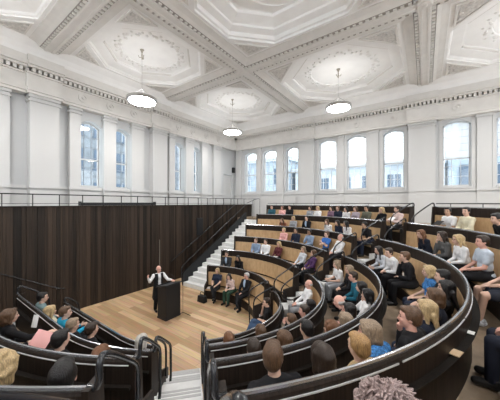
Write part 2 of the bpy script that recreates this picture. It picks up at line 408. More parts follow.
def coffer(x0, x1, y0, y1, big=False):
    w, h_ = x1-x0, y1-y0; cut = .29*min(w, h_); mg = .10; cx, cy = (x0+x1)/2, (y0+y1)/2
    def octo(inset, z):
        a, b, c_, d_ = x0+mg+inset, x1-mg-inset, y0+mg+inset, y1-mg-inset; k = cut-inset*.586
        return [(a+k, c_, z), (b-k, c_, z), (b, c_+k, z), (b, d_-k, z), (b-k, d_, z), (a+k, d_, z), (a, d_-k, z), (a, c_+k, z)]
    if big: steps = [(0, 9.9), (0, 9.98), (.07, 10.0), (.10, 10.12), (.30, 10.2), (.30, 10.28), (.36, 10.3), (.62, 10.42), (.62, 10.52), (.70, 10.54)]
    else: steps = [(0, 9.9), (0, 9.95), (.05, 9.97), (.09, 10.03), (.44, 10.09), (.46, 10.17), (.52, 10.19), (.52, 10.21)]
    vs = [(x0, y0, 9.9), (x1, y0, 9.9), (x1, y1, 9.9), (x0, y1, 9.9)]; fs = []
    for st in steps: vs += octo(*st)
    o = 4
    fs += [(0, 1, o+1, o), (1, o+2, o+1), (1, 2, o+3, o+2), (2, o+4, o+3), (2, 3, o+5, o+4), (3, o+6, o+5), (3, 0, o+7, o+6), (0, o, o+7)]
    for i in range(len(steps)-1):
        for k in range(8):
            q_ = (k+1) % 8; fs.append((4+i*8+k, 4+i*8+q_, 12+i*8+q_, 12+i*8+k))
    # round dome in the flat
    zt = steps[-1][1]; n = 48
    rad = (1.45 if big else 1.12)*min(w, h_)/4.3
    base = len(vs); last = 4+(len(steps)-1)*8
    rings_ = [(1.0, 0), (.98, .03), (.8, .06), (.5, .10), (.2, .12)]
    for f_, dz in rings_:
        for k in range(n):
            a = 2*PI*k/n-PI*5/8; vs.append((cx+rad*f_*math.cos(a), cy+rad*f_*math.sin(a), zt+dz))
    for k in range(8):
        q_ = (k+1) % 8; m_ = n//8
        for j in range(m_): fs.append((last+k, base+(k*m_+j+1) % n, base+k*m_+j))
        fs.append((last+k, last+q_, base+((k+1)*m_) % n))
    for i in range(len(rings_)-1):
        for k in range(n): q_ = (k+1) % n; fs.append((base+i*n+k, base+i*n+q_, base+(i+1)*n+q_, base+(i+1)*n+k))
    fs.append(tuple(base+(len(rings_)-1)*n+k for k in range(n)))
    c_ = MB().add(vs, fs).build('ceiling_coffer', M_PLASTER, ceil)
    # carved corner panels
    q = MB(); q2 = MB()
    for sx, sy, px, py in ((1, 1, x0, y0), (-1, 1, x1, y0), (1, -1, x0, y1), (-1, -1, x1, y1)):
        L = cut+mg*.4
        tri = [(px+sx*.14, py+sy*.14), (px+sx*(L-.22), py+sy*.14), (px+sx*.14, py+sy*(L-.22))]
        ctr = (sum(p[0] for p in tri)/3, sum(p[1] for p in tri)/3)
        q2.prism([(ctr[0]+(p[0]-ctr[0])*.72, ctr[1]+(p[1]-ctr[1])*.72) for p in tri], lambda p, k: (p[0], p[1], 9.9-.035*k))
        for i in range(3):
            p0, p1 = tri[i], tri[(i+1) % 3]
            i0 = (ctr[0]+(p0[0]-ctr[0])*.80, ctr[1]+(p0[1]-ctr[1])*.80); i1 = (ctr[0]+(p1[0]-ctr[0])*.80, ctr[1]+(p1[1]-ctr[1])*.80)
            q.prism([p0, p1, i1, i0], lambda p, k: (p[0], p[1], 9.9-.05*k))
        for k in range(5):
            u_, v_ = (.25, .25) if k == 0 else ((.18+.12*k, .12) if k % 2 else (.12, .18+.12*k))
            q2.ell((px+sx*(.14+u_*(L-.3)), py+sy*(.14+v_*(L-.3)), 9.865), (.08, .08, .03), nu=10, nv=6)
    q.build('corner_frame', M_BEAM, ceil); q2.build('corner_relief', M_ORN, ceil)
    # wreath of plaster leaves round the dome
    if not big:
        q = MB(); rr = random.Random(int(cx*10+cy*100))
        for k in range(64):
            a = 2*PI*k/64; r_ = rad*(1.10+.09*math.sin(k*2.4)); s_ = rr.uniform(.05, .10)
            q.ell((cx+r_*math.cos(a), cy+r_*math.sin(a), zt-.005), (s_, s_*.7, .035), Matrix.Rotation(a+rr.uniform(-.9, .9), 3, 'Z'), 8, 5)
        q.build('plaster_wreath', plain('wreath_plaster', (.80, .785, .765), .7), ceil, smooth=True)
    q = MB()
    for sx in (-1, 1):
        for sy in (-1, 1):
            # moulded rib on each slanting side of the inner octagon
            pts = octo(.48, 10.15)
    for i in (1, 3, 5, 7):
        if big: break
        p0, p1 = Vector(pts[i]), Vector(pts[(i+1) % 8]); q.tube([p0, p1], .045, 6, 0)
    if not big: q.build('coffer_rib', M_BEAM, ceil)
    return cx, cy, zt+.12
X_cells = [(XL+.8, BX[0]-HB), (BX[0]+HB, BX[1]-HB), (BX[1]+HB, BX[2]-HB)]
Y_cells = [(BY[0]+HB, BY[1]-HB), (BY[1]+HB, BY[2]-HB), (BY[2]+HB, YB-.8)]
cof = {}
for i, (x0, x1) in enumerate(X_cells):
    for j, (y0, y1) in enumerate(Y_cells): cof[i, j] = coffer(x0, x1, y0, y1, big=(i == 1 and j == 1))
# closing strips above the seams of the ceiling, hidden by the beams
# pendants
def pendant(c, zring, label):
    cx, cy, zt = c
    root = empty('pendant_lamp', (cx, cy, zring), label, 'ceiling lamp', 'ring pendant lamps hanging from the coffers')
    q = MB().lathe((cx, cy, zring), [(.51, -.03), (.57, -.03), (.59, 0), (.59, .09), (.56, .11), (.49, .11)], 40)
    q.build('lamp_rim', M_CHROME, root, smooth=False)
    MB().lathe((cx, cy, zring-.05), [(.05, -.02), (.40, -.015), (.505, .0), (.505, .03), (.05, .03)], 40).build('diffuser', M_LAMP, root)
    MB().lathe((cx, cy, zring+.112), [(.05, .0), (.48, .0), (.48, .02), (.05, .02)], 40).build('added_uplight_disc', M_ADDED_UP, root)  # glowing top disc added to brighten the coffer above
    MB().tube([(cx, cy, zring+.5), (cx, cy, zt-.05)], .006, 6, 0).build('cable', M_CHROME, root)
    w = MB()
    for k in range(3): a = 2*PI*k/3; w.tube([(cx, cy, zring+.5), (cx+.53*math.cos(a), cy+.53*math.sin(a), zring+.1)], .006, 6, 0)
    w.build('suspension_wires', M_CHROME, root)
    h = MB().lathe((cx, cy, zt-.42), [(.01, 0), (.022, .04), (.014, .1), (.03, .2), (.018, .26), (.05, .36), (.09, .42)], 16)
    for k in range(3): a = 2*PI*k/3; h.tube([(cx, cy, zt-.3), (cx+.1*math.cos(a), cy+.1*math.sin(a), zt-.36), (cx+.13*math.cos(a), cy+.13*math.sin(a), zt-.26)], .014, 6)
    h.build('ceiling_hook', M_BRONZE, root, smooth=True)
    return root
pendant((-9.55, 5.80, cof[0, 1][2]), 8.22, 'round white pendant lamp nearest the left wall, hanging from the left coffer')
pendant((-9.6, 11.75, cof[0, 2][2]), 8.32, 'round white pendant lamp hanging in the far corner coffer, the smallest looking one')
pendant((-3.35, 12.0, cof[1, 2][2]), 8.50, 'round white pendant lamp hanging before the three middle back wall windows')
for ij, where in (((0, 0), 'by the left wall beyond the left edge of the photo'), ((1, 0), 'above the camera'), ((2, 0), 'behind the camera near the right wall'),
                  ((2, 1), 'beside the right wall, level with the stage'), ((2, 2), 'in the far right coffer just outside the photo')):
    pendant(cof[ij], 8.4, 'round white pendant lamp hanging '+where)
# ------------------------------------------------------------------ horseshoe seating
M_BLACKWOOD = wood('black_veneer', (.008, .007, .006), (.022, .017, .014), (14, 14, .5), .6, spec=.15)
CN = (-5.11, 4.97); CB = (-6.40, 5.32)
RAD = {'N': [2.15, 3.23, 4.43, 5.62, 6.6, 7.65], 'B': [2.79, 3.80, 4.88, 5.90, 7.0, 8.1], 'L': [2.34, 3.3, 4.29, 5.44, 6.5]}
FLOOR = [0, .5, 1.02, 1.54, 2.06, 2.58]
XE = -8.0
A1 = -42.8; A2 = 42.6
def arc(c, r, p0, p1, step=2.0):
    n = max(2, int(abs(p1-p0)/step)+1)
    return [(c[0]+r*math.cos(R(p0+(p1-p0)*k/n)), c[1]+r*math.sin(R(p0+(p1-p0)*k/n)), math.cos(R(p0+(p1-p0)*k/n)), math.sin(R(p0+(p1-p0)*k/n))) for k in range(n+1)]
def path(sec, row, r):
    if sec == 'N': 
        lo = 2 if row == 6 else A1
        return arc(CN, r, lo, A2+math.degrees(math.asin(.31/r)))
    if sec == 'B': return arc(CB, r, 41.9, math.degrees(math.acos(max(-1, ((-7.70, -7.82, -7.92, -7.97, XE, XE)[row-1]-CB[0])/r))))
    ps = arc(CN, r, A1-math.degrees(math.asin((1.02 if r < 3 else .86)/r)), -90)
    x = CN[0]
    while x > XE+.01: x = max(XE, x-.4); ps.append((x, CN[1]-r, 0, -1))
    return ps
def path_of(sec, row): return path(sec, row, RAD[sec][row-1])

names = {'B': 'far block', 'N': 'right block', 'L': 'left block'}
ordn = ['front', 'second', 'third', 'fourth', 'fifth', 'top']
bench_note = {('B', 1): 'curved bench at stage level in front of the far block, pale oak seat partly empty',
 ('B', 2): 'second curved bench up in the far block, mostly empty pale oak backrest',
 ('B', 3): 'third curved bench up in the far block, from blue-grey shirt to purple top',
 ('B', 4): 'fourth curved bench up in the far block, holding the salmon pink and bright blue tops',
 ('B', 5): 'fifth curved bench up in the far block, just below the top row',
 ('B', 6): 'topmost curved bench of the far block, dark panel below the back wall windows',
 ('N', 1): 'innermost curved bench of the right block, dark back beside the stage',
 ('N', 2): 'second curved bench out from the stage in the right block, dark curved back',
 ('N', 3): 'third curved bench out from the stage in the right block, dark curved back',
 ('N', 4): 'large dark curved bench back sweeping across the lower right foreground',
 ('N', 5): 'fifth curved bench of the right block, behind white blouse and blue-grey shirt',
 ('N', 6): 'topmost curved bench at the right edge, behind the cream sweater',
 ('L', 1): 'innermost bench of the left block, dark curved panel along the stage edge',
 ('L', 2): 'second bench out from the stage in the left block, behind the turquoise shirt',
 ('L', 3): 'third bench out from the stage in the left block, below the pink sheet',
 ('L', 4): 'nearest dark bench back across the lower left corner with blue-grey rail',
 ('L', 5): 'outermost bench of the left block, only its end handrail showing at the bottom edge'}
def end_frame(p):
    """point and inward radial / outward-along-aisle axes at a path end"""
    return p
TIER = {}
for sec in ('B', 'N', 'L'):
    rads = RAD[sec]
    for row in range(1, len(rads)+1):
        r = rads[row-1]; zf = FLOOR[row-1]; zt = zf+1.3
        ph = path_of(sec, row)
        mid = ph[len(ph)//2]
        # floor of the tier
        if row > 1:
            r0 = rads[row-2]; t_ = MB(); t_.sweep(ph, [(r0-r+.035, zf-.16), (-.035, zf-.16), (-.035, zf), (r0-r+.035, zf)])
            structure(t_.build('floor_tier', M_TIER))
        root = empty('curved_bench', (mid[0], mid[1], zf), bench_note[sec, row], 'bench', 'curved benches of the '+names[sec])
        MB().sweep(ph, [(-.03, zf), (.03, zf), (.03, zt-.045), (.02, zt-.028), (-.02, zt-.028), (-.03, zt-.04)]).build('back_panel', M_DARKWOOD, root)
        if sec != 'L':
            MB().sweep(ph, [(-.075, zf+.46), (-.033, zf+.46), (-.033, zf+1.02), (-.05, zf+1.02)]).build('backrest', M_TANWOOD, root)
        else:
            MB().sweep(ph, [(-.075, zf+.46), (-.033, zf+.46), (-.033, zf+1.02), (-.05, zf+1.02)]).build('backrest', M_DARKWOOD, root)
        MB().sweep(ph, [(-.50, zf+.36), (-.04, zf+.36), (-.04, zf+.395), (-.50, zf+.40)]).build('seat', M_SEAT, root)
        MB().sweep(ph, [(-.44, zf), (-.40, zf), (-.40, zf+.36), (-.44, zf+.36)]).build('seat_riser', M_DARKWOOD, root)
        MB().sweep(ph, [(-.016, zt-.03), (.014, zt-.03), (.018, zt-.016), (.011, zt-.002), (.0, zt+.003), (-.011, zt-.002), (-.018, zt-.016)]).build('cap_rail', M_CAP, root)
        # steel edge strips on the outer side, in lengths with small gaps
        n = len(ph); k = 0; seg = max(4, int(1.5/(r*R(2.0))))
        st = MB()
        while k < n-1:
            e = min(n-1, k+seg); pp = ph[k:e+1]
            if len(pp) > 1:
                p0 = Vector(pp[0]); p1 = Vector(pp[1]); pp = [tuple(p0.lerp(p1, .25))]+list(pp[1:])
                st.sweep(pp, [(.03, zt-.086), (.040, zt-.086), (.040, zt-.076), (.03, zt-.076)])
            k = e
        st.build('edge_strip', M_ALU, root)
        if not (sec == 'B' and row == 6):
            MB().sweep(ph, [(.028, zt-.31), (.09, zt-.31), (.11, zt-.265), (.028, zt-.29)]).build('book_shelf', M_BLACKWOOD, root)
        if sec == 'B' and row == 6 or sec == 'N' and row == 6:
            tp = MB(); tp.tube([(p[0], p[1], zt+.1) for p in ph], .016, 6, 0)
            for p in ph[::4]: tp.tube([(p[0], p[1], zt-.01), (p[0], p[1], zt+.1)], .010, 6, 0)
            tp.build('top_rail', M_RAIL, root)
        else:
            # slim bronze handrail along the inner top edge
            pass
        # end panels and looping handrails
        for which, idx in (('a', 0), ('b', -1)):
            p = ph[idx]; q_ = ph[1] if idx == 0 else ph[-2]
            tx, ty = p[0]-q_[0], p[1]-q_[1]; L_ = math.hypot(tx, ty); tx /= L_; ty /= L_
            nx, ny = p[2], p[3]
            def at(dr, z, off): return (p[0]+nx*dr+tx*off, p[1]+ny*dr+ty*off, z)
            outline = [(.05, zf), (.05, zt), (-.12, zt), (-.17, zf+.66), (-.50, zf+.56), (-.52, zf)]
            MB().prism(outline, lambda c_, k_: at(c_[0], c_[1], -.005+.045*k_)).build('end_panel', M_DARKWOOD, root)
            if sec == 'B' and idx == -1: 
                if row < 7:
                    MB().prism([(.05, zf+.0), (.05, zt+.0), (.02, zt), (.02, zf)], lambda c_, k_: at(c_[0], c_[1], .041+.03*k_)).build('end_trim', M_TRIM, root)
                continue
            if sec == 'N' and row == 6 and idx == 0: continue
            central = (idx == 0) != (sec == 'B')
            if row == 1: k1 = .46 if sec == 'L' else .85; pts = [(dr*k1, dz) for dr, dz in [(0, -.02), (0, .08), (-.08, .11), (-.60, -.10), (-.76, -.22), (-.78, -.50), (-.74, -1.3)]]
            elif (sec == 'N' and idx == 0) or sec == 'L':
                e = -.45 if row == 5 else -.30
                pts = [(0, -.02), (0, .15), (-.07, .18), (-.50, e+.14), (-.61, e+.03), (-.62, e-.15), (-.62, -1.0)] if row < 5 else [(0, -.02), (0, .15), (-.07, .18), (-.72, e+.06), (-.80, e-.05), (-.80, e-.25), (-.80, -1.0)]
            else: pts = [(0, -.02), (0, .10), (-.08, .13), (-.62, -.16), (-.88, -.32), (-.98, -.52), (-.90, -.74), (-.66, -.80), (-.50, -.80), (-.48, -.92)]
            if len(pts) > 8 and row > 1: kk = min(1, (r-rads[row-2]-.17)/.98); pts = [(dr*kk, dz) for dr, dz in pts]
            off = .075
            pp = [at(dr, zt+dz, off) for dr, dz in pts]
            pp = [at(0, zt-.01, 0.0)]+pp
            if len(pts) > 8: pp.append(at(-.48, zt-.96, .02))
            elif row > 1: pp.append(at(-.46, zt-1.06, .02))
            MB().tube(pp, .022, 8, 2).build('end_handrail', M_RAIL, root, smooth=True)

# gallery floor behind the top rows and along the left wall
g = MB()
ph = path('B', 6, 8.15)
for p, q_ in zip(ph, ph[1:]): g.prism([(p[0], p[1]), (q_[0], q_[1]), (q_[0], YB), (p[0], YB)], lambda c_, k: (c_[0], c_[1], GZ-.2+.2*k))
g.box((XL, 13.6, GZ-.2), (XE, YB, GZ)); g.box((XL, YF, GZ-.2), (-10.72, 13.6, GZ))
pb = path('N', 6, 7.7)
g.prism([(ph[0][0], YB), (ph[0][0], ph[0][1]), (pb[-1][0], pb[-1][1]), (XR, pb[-1][1]), (XR, YB)], lambda c_, k: (c_[0], c_[1], GZ-.2+.2*k))
for p, q_ in zip(pb, pb[1:]): g.prism([(p[0], p[1]), (q_[0], q_[1]), (XR, q_[1]), (XR, p[1])], lambda c_, k: (c_[0], c_[1], GZ-.2+.2*k))
structure(g.build('floor_gallery', M_TIER))

# aisle staircases between the blocks
def aisle_at(label, origin, ang, w0, w1, starts):
    ux, uy = math.cos(R(ang)), math.sin(R(ang)); vx, vy = -uy, ux
    root = empty('aisle_staircase', (origin[0]+ux*starts[0], origin[1]+uy*starts[0], 0), label, 'stairs')
    for i in range(len(starts)-1):
        ra, rb = starts[i], starts[i+1]; za = FLOOR[i]; dz = (FLOOR[i+1]-za)/3
        for k in range(3):
            a = ra+k*.30; e = a+.30 if k < 2 else rb; z0 = za+dz*k; z1 = z0+dz
            c_ = (origin[0]+ux*(a+e)/2+vx*(w0+w1)/2, origin[1]+uy*(a+e)/2+vy*(w0+w1)/2)
            s_ = MB().obox(c_, (ux, uy), (vx, vy), (e-a)/2, (w1-w0)/2, max(0, z0-.3), z1).build('step', M_STONE, root)
            c_ = (origin[0]+ux*(a+.03)+vx*(w0+w1)/2, origin[1]+uy*(a+.03)+vy*(w0+w1)/2)
            MB().obox(c_, (ux, uy), (vx, vy), .02, (w1-w0)/2-.02, z1, z1+.004).build('nosing_strip', M_NOSE, s_)
    return root
aisle_at('pale stone steps of the centre aisle at the bottom, between left and right blocks', CN, A1, -.75, -.105, [1.25, 2.2, 3.25, 4.4, 5.5, 6.55])
aisle_at('pale stone aisle steps between the far block and the right block', CN, A2, .42, .95, [1.45, 2.4, 3.45, 4.6, 5.65, 6.75])

# straight stairs along the boarded wall
def side_stairs(y0, sgn, n, label, mat):
    root = empty('side_staircase', (-8.8, y0, 0), label, 'stairs')
    for k in range(n):
        a, b = y0+sgn*.31*k, y0+sgn*.31*(k+1)
        z1 = min(GZ, .172*(k+1))
        s_ = MB().box((-9.55, min(a, b), max(0, z1-.45)), (XE-.10, max(a, b), z1)).build('step', mat, root)
        MB().box((-9.5, min(a, a+sgn*.05), z1), (XE-.12, max(a, a+sgn*.05), z1+.004)).build('nosing_strip', M_NOSE, s_)
    return root
side_stairs(7.95, 1, 17, 'pale straight stairs rising beside the boarded wall to the gallery', M_STONE)
side_stairs(3.0, -1, 12, 'dark straight stairs at the left, along the boarded wall behind the left block', plain('dark_steps', (.06, .055, .05), .6))  # these steps get one even dark colour
# sloping balustrade on the wall side of the stairs
def balustrade(y0, y1, x, label):
    s = 1 if y1 > y0 else -1
    zz = lambda y: .172*abs(y-y0)/.31
    root = empty('stair_balustrade', (x, y0, 0), label, 'balustrade')
    MB().prism([(y0, 0), (y0+s*.3, 0), (y1, max(.0, zz(y1)-.35)), (y1, zz(y1)+.50), (y0, .60)], lambda c_, k: (x-.04+.08*k, c_[0], c_[1])).build('solid_panel', M_BLACK, root)
    MB().tube([(x+.02, y0-s*.05, .2), (x+.02, y0-s*.12, .85), (x+.02, y0+s*.15, 1.08), (x+.02, y1-s*.2, zz(y1)+.90), (x+.02, y1, zz(y1)+.98)], .024, 8, 2).build('handrail', M_RAIL, root, smooth=True)
    MB().tube([(x-.95, y0+s*.0, .98), (x-.95, y1, zz(y1)+1.0)], .022, 8, 0).build('wall_handrail', M_RAIL, root, smooth=True)
    return root
balustrade(7.95, 13.2, -9.62, 'black solid balustrade with rails sloping up beside the pale side stairs')
def wall_rail():
    root = empty('wall_handrail_bar', (-10.55, 2.4, 1.4), 'thin dark handrail sloping down the boarded wall at far left', 'handrail')
    MB().tube([(-10.56, 3.45, .93), (-10.56, 3.2, 1.0), (-10.56, 2.4, 1.5), (-10.56, .5, 2.55)], .018, 8, 1).build('bar', M_RAIL, root, smooth=True)
    b = MB()
    for y, z in ((3.2, 1.0), (2.0, 1.72), (.8, 2.38)): b.tube([(-10.56, y, z-.02), (-10.64, y, z-.06)], .01, 6, 0)
    b.build('bracket', M_CHROME, root)
wall_rail()

# ------------------------------------------------------------------ boarded wall
ww = MB(); ww.box((-10.9, YF, 0), (-10.69, 15.36, 3.86)); rr = random.Random(3)
y = YF
while y < 15.3:
    w = rr.choice([.07, .09, .12, .16, .2]); w = min(w, 15.34-y)
    ww.box((-10.69, y+.003, 0), (-10.65+rr.uniform(-.012, .006), y+w-.003, 3.86)); y += w
ww.box((-10.92, YF, 3.86), (-10.62, 15.36, 3.9))
wall_w = structure(ww.build('wall_boarded', M_WALLWOOD))
tag(MB().box((-10.64, 9.84, 2.2), (-10.60, 10.25, 3.1)).box((-10.66, 9.80, 2.16), (-10.625, 10.29, 3.14)).build('wall_hatch', M_BLACK, bevel=.004), 'small black hatch set in the dark boarded wall left of the stairs', 'hatch')
tag(MB().box((-10.62, 7.36, 0.0), (-10.635, 7.40, 2.2)).build('seam_strip', plain('pale_strip', (.16, .14, .12), .5)), 'thin pale vertical strip on the boarded wall behind the speaker', 'strip')
tag(MB().box((-10.80, 4.0, 3.905), (-10.64, 7.14, 4.02)).box((-10.82, 3.96, 3.905), (-10.62, 4.0, 4.06)).box((-10.82, 7.14, 3.905), (-10.62, 7.18, 4.06)).build('screen_housing', M_BLACK), 'long slim black housing lying on top of the boarded wall', 'housing')
# gallery railing
root = empty('gallery_railing', (-10.75, 6, GZ), 'thin dark gallery railing with posts above the boarded wall', 'railing')
rl = MB(); rl.tube([(-10.88, YF, 4.3), (-10.88, 13.0, 4.3), (-10.88, 15.0, 4.3)], .02, 8, 0); rl.build('top_rail', M_RAIL, root)
rl = MB(); rl.tube([(-10.88, YF, 3.98), (-10.88, 15.0, 3.98)], .008, 6, 0); rl.build('lower_rail', M_RAIL, root)
y = 1.11-.75*6
while y < 15.1: MB().box((-10.895, y-.012, GZ), (-10.865, y+.012, 4.3)).build('post', M_RAIL, root); y += .752
root = empty('gallery_end_rail', (-9.7, 15.0, GZ), 'short dark railing across the stair head at the corner of the gallery', 'railing')
MB().tube([(-10.8, 15.0, 4.3), (-9.6, 14.9, 4.3), (-9.6, 14.4, 4.3), (-9.6, 13.3, 4.0)], .02, 8, 1).build('top_rail', M_RAIL, root)
for x, y, z in ((-10.2, 14.95, 4.3), (-9.62, 14.85, 4.28), (-9.6, 13.9, 4.15)): MB().tube([(x, y, GZ), (x, y, z)], .014, 6, 0).build('post', M_RAIL, root)
# ------------------------------------------------------------------ people
def remesh(mb, name, voxel, smooth=3):
    me = mb.mesh(name); o = bpy.data.objects.new(name, me); C.objects.link(o)
    r = o.modifiers.new('r', 'REMESH'); r.mode = 'VOXEL'; r.voxel_size = voxel
    s = o.modifiers.new('s', 'SMOOTH'); s.factor = .5; s.iterations = smooth
    dg = bpy.context.evaluated_depsgraph_get(); dg.update()
    out = bpy.data.meshes.new_from_object(o.evaluated_get(dg)); out.name = name
    bpy.data.objects.remove(o); bpy.data.meshes.remove(me)
    out.shade_smooth(); out.materials.clear(); out.materials.append(None)
    return out
SKIN = {'fair': (.66, .43, .33), 'pink': (.68, .38, .30), 'tan': (.50, .31, .21), 'brown': (.28, .16, .10)}
HAIRC = {'blond': (.50, .36, .19), 'ash': (.30, .22, .15), 'silver': (.50, .47, .43), 'grey': (.45, .44, .43), 'black': (.012, .010, .010), 'dbrown': (.035, .022, .015),
         'brown': (.11, .06, .033), 'auburn': (.17, .075, .035), 'ginger': (.38, .22, .09), 'ashpink': (.40, .30, .28)}
CLOTH = {'navy': (.018, .024, .045), 'blush': (.70, .55, .52), 'black': (.012, .012, .014), 'charcoal': (.035, .037, .042), 'steel': (.25, .33, .46), 'white': (.78, .78, .79),
         'maroon': (.10, .025, .03), 'palegrey': (.58, .60, .64), 'purple': (.09, .04, .12), 'pink': (.78, .42, .40), 'royal': (.05, .17, .52), 'grey': (.30, .31, .33), 'rust': (.25, .10, .06),
         'teal': (.03, .10, .13), 'plum': (.20, .12, .17), 'mauve': (.38, .33, .37), 'olive': (.12, .12, .09), 'cream': (.72, .67, .50), 'ink': (.015, .018, .03), 'darkgrey': (.10, .10, .10),
         'palesteel': (.48, .54, .62), 'bluepat': (.04, .17, .42), 'petrol': (.02, .13, .19), 'tan': (.45, .33, .18), 'azure': (.02, .30, .48), 'greyteal': (.18, .26, .27), 'greypat': (.38, .36, .35),
         'green': (.03, .07, .05), 'denim': (.05, .09, .17), 'shorts': (.03, .035, .05)}
def skin_mat(k): return plain('skin_'+k, SKIN[k], .5, noise=.06, nscale=18)
def hair_mat(k):
    n = 'hair_'+k
    if n in _m: return _m[n]
    c = HAIRC[k]; m = wood(n, [x*.42 for x in c], [min(1, x*1.5) for x in c], (44, 44, 6), .38); _m[n] = m
    t = m.node_tree; ns = [q for q in t.nodes if q.type == 'TEX_NOISE'][0]; bp = t.nodes.new('ShaderNodeBump'); bp.inputs['Strength'].default_value = .8; bp.inputs['Distance'].default_value = .012
    link(t, ns.outputs['Fac'], bp.inputs['Height']); link(t, bp.outputs['Normal'], t.nodes['Principled BSDF'].inputs['Normal'])
    return m
def cloth_mat(k):
    if k in ('bluepat', 'greypat'): return plain('cloth_'+k, CLOTH[k], .8, noise=.8, nscale=45)
    return plain('cloth_'+k, CLOTH[k], .8, spec=.2, noise=.12, nscale=7, bump=.35, bscale=14)
def V(*a): return Vector(a)
LEANS = [-8, 4, 14, 24, 36, 48]

def head_frame(center, yaw, pitch):
    return Matrix.Translation(center) @ (Matrix.Rotation(yaw, 4, 'Z') @ Matrix.Rotation(pitch, 4, 'X'))
def add_head(mb, F):
    Q = F.to_3x3()
    def e(c, r): mb.ell(F @ V(*c), r, Q, 18, 12)
    e((0, -.012, .035), (.076, .097, .092)); e((0, .022, -.045), (.058, .068, .068)); e((0, .045, -.085), (.032, .035, .028)); e((0, .06, .03), (.055, .035, .05))
    mb.cap(F @ V(0, .088, .02), F @ V(0, .106, -.022), .010, .016); e((0, .078, -.058), (.026, .02, .02))
    for s in (-1, 1): e((s*.077, -.008, -.005), (.011, .022, .033)); e((s*.035, .062, -.02), (.024, .024, .022))
def head_details(F):
    """eyes, brows and mouth, one mesh each"""
    Q = F.to_3x3(); mo = MB(); out = []
    for s in (-1, 1):
        ey = MB(); br = MB(); out += [('eye', ey, 'eye'), ('eyebrow', br, 'hair')]
        ey.ell(F @ V(s*.031, .0865, .018), (.013, .008, .008), Q, 10, 6)
        br.cap(F @ V(s*.016, .095, .040), F @ V(s*.046, .083, .040), .005, .004, 6)
    mo.cap(F @ V(-.018, .094, -.056), F @ V(.018, .094, -.056), .007, .007, 6)
    return out+[('mouth', mo, 'lip')]
def hair_shape(style, F, dirdown):
    Q = F.to_3x3(); h = MB()
    def e(c, r): h.ell(F @ V(*c), r, Q, 18, 12)
    if style == 'bald':
        e((0, -.055, -.005), (.080, .062, .05)); 
        for s in (-1, 1): e((s*.070, -.03, .0), (.016, .04, .035))
        return h
    e((0, -.028, .048), (.086, .100, .092)); e((0, -.055, .0), (.080, .070, .085)); e((0, .035, .098), (.066, .055, .032))
    for s in (-1, 1): e((s*.068, -.015, .03), (.022, .05, .05))
    if style in ('bob', 'long', 'curly', 'fluffy'):
        for s in (-1, 1):
            h.cap(F @ V(s*.078, .0, .06), F @ V(s*.082, .0, -.09), .026, .030); h.cap(F @ V(s*.060, .065, .075), F @ V(s*.080, .03, -.02), .018, .022)
        h.cap(F @ V(0, -.075, .04), F @ V(0, -.075, -.10), .070, .062)
        e((0, -.06, -.06), (.092, .058, .075))
    if style == 'long':
        for x in (-.07, -.03, .03, .07):
            h.cap(F @ V(x, -.075, -.05), F @ V(x*1.15, -.075, -.12)+dirdown*.20, .038, .024)
        for s in (-1, 1): h.cap(F @ V(s*.085, .0, -.06), F @ V(s*.10, .025, -.12)+dirdown*.14, .028, .018)
    if style in ('curly', 'fluffy'):
        rr = random.Random(5)
        for k in range(70 if style == 'curly' else 420):
            a, b = rr.uniform(-PI, PI), rr.uniform(-.5, 1.5)
            p = V(math.cos(b)*math.sin(a)*.10, -.03-math.cos(b)*math.cos(a)*.105, .03+math.sin(b)*.115)
            if p.y > .05 and p.z < .08: continue
            if style == 'curly': h.ell(F @ p, (.028, .028, .028), None, 8, 6)
            else:
                nn = V(p.x, p.y+.03, p.z-.03).normalized(); tg = V(rr.uniform(-1, 1), rr.uniform(-1, .4), rr.uniform(-1, .3)); tg = (tg-nn*tg.dot(nn))*.055; q = p+tg+nn*rr.uniform(.0, .03); h.cap(F @ p, F @ q, .008, .003, 5)
    return h
def add_hand(mb, w, d, nrm, side, curl):
    """palm, four fingers of unequal length and a thumb"""
    d = d.normalized(); nrm = (nrm-d*nrm.dot(d)).normalized(); ac = d.cross(nrm)*side
    Q = Matrix((ac, d, nrm)).transposed()
    mb.ell(w+d*.048, (.040, .056, .018), Q, 12, 8)
    for k, L in enumerate((.070, .080, .076, .060)):
        b = w+d*.088+ac*(.030-.020*k); fan = ac*(.10-.066*k)
        d1 = (d*math.cos(curl)+nrm*math.sin(curl)+fan).normalized(); d2 = (d*math.cos(curl*2.2)+nrm*math.sin(curl*2.2)+fan*.5).normalized()
        m = b+d1*L*.5; mb.cap(b, m, .0095, .009, 8); mb.cap(m, m+d2*L*.5, .009, .0075, 8)
    b = w+d*.025+ac*.030; m = b+(d*.6+ac*.75+nrm*.3).normalized()*.045
    mb.cap(b, m, .013, .011, 8); mb.cap(m, m+(d*.85+ac*.25+nrm*.45).normalized()*.035, .011, .009, 8)

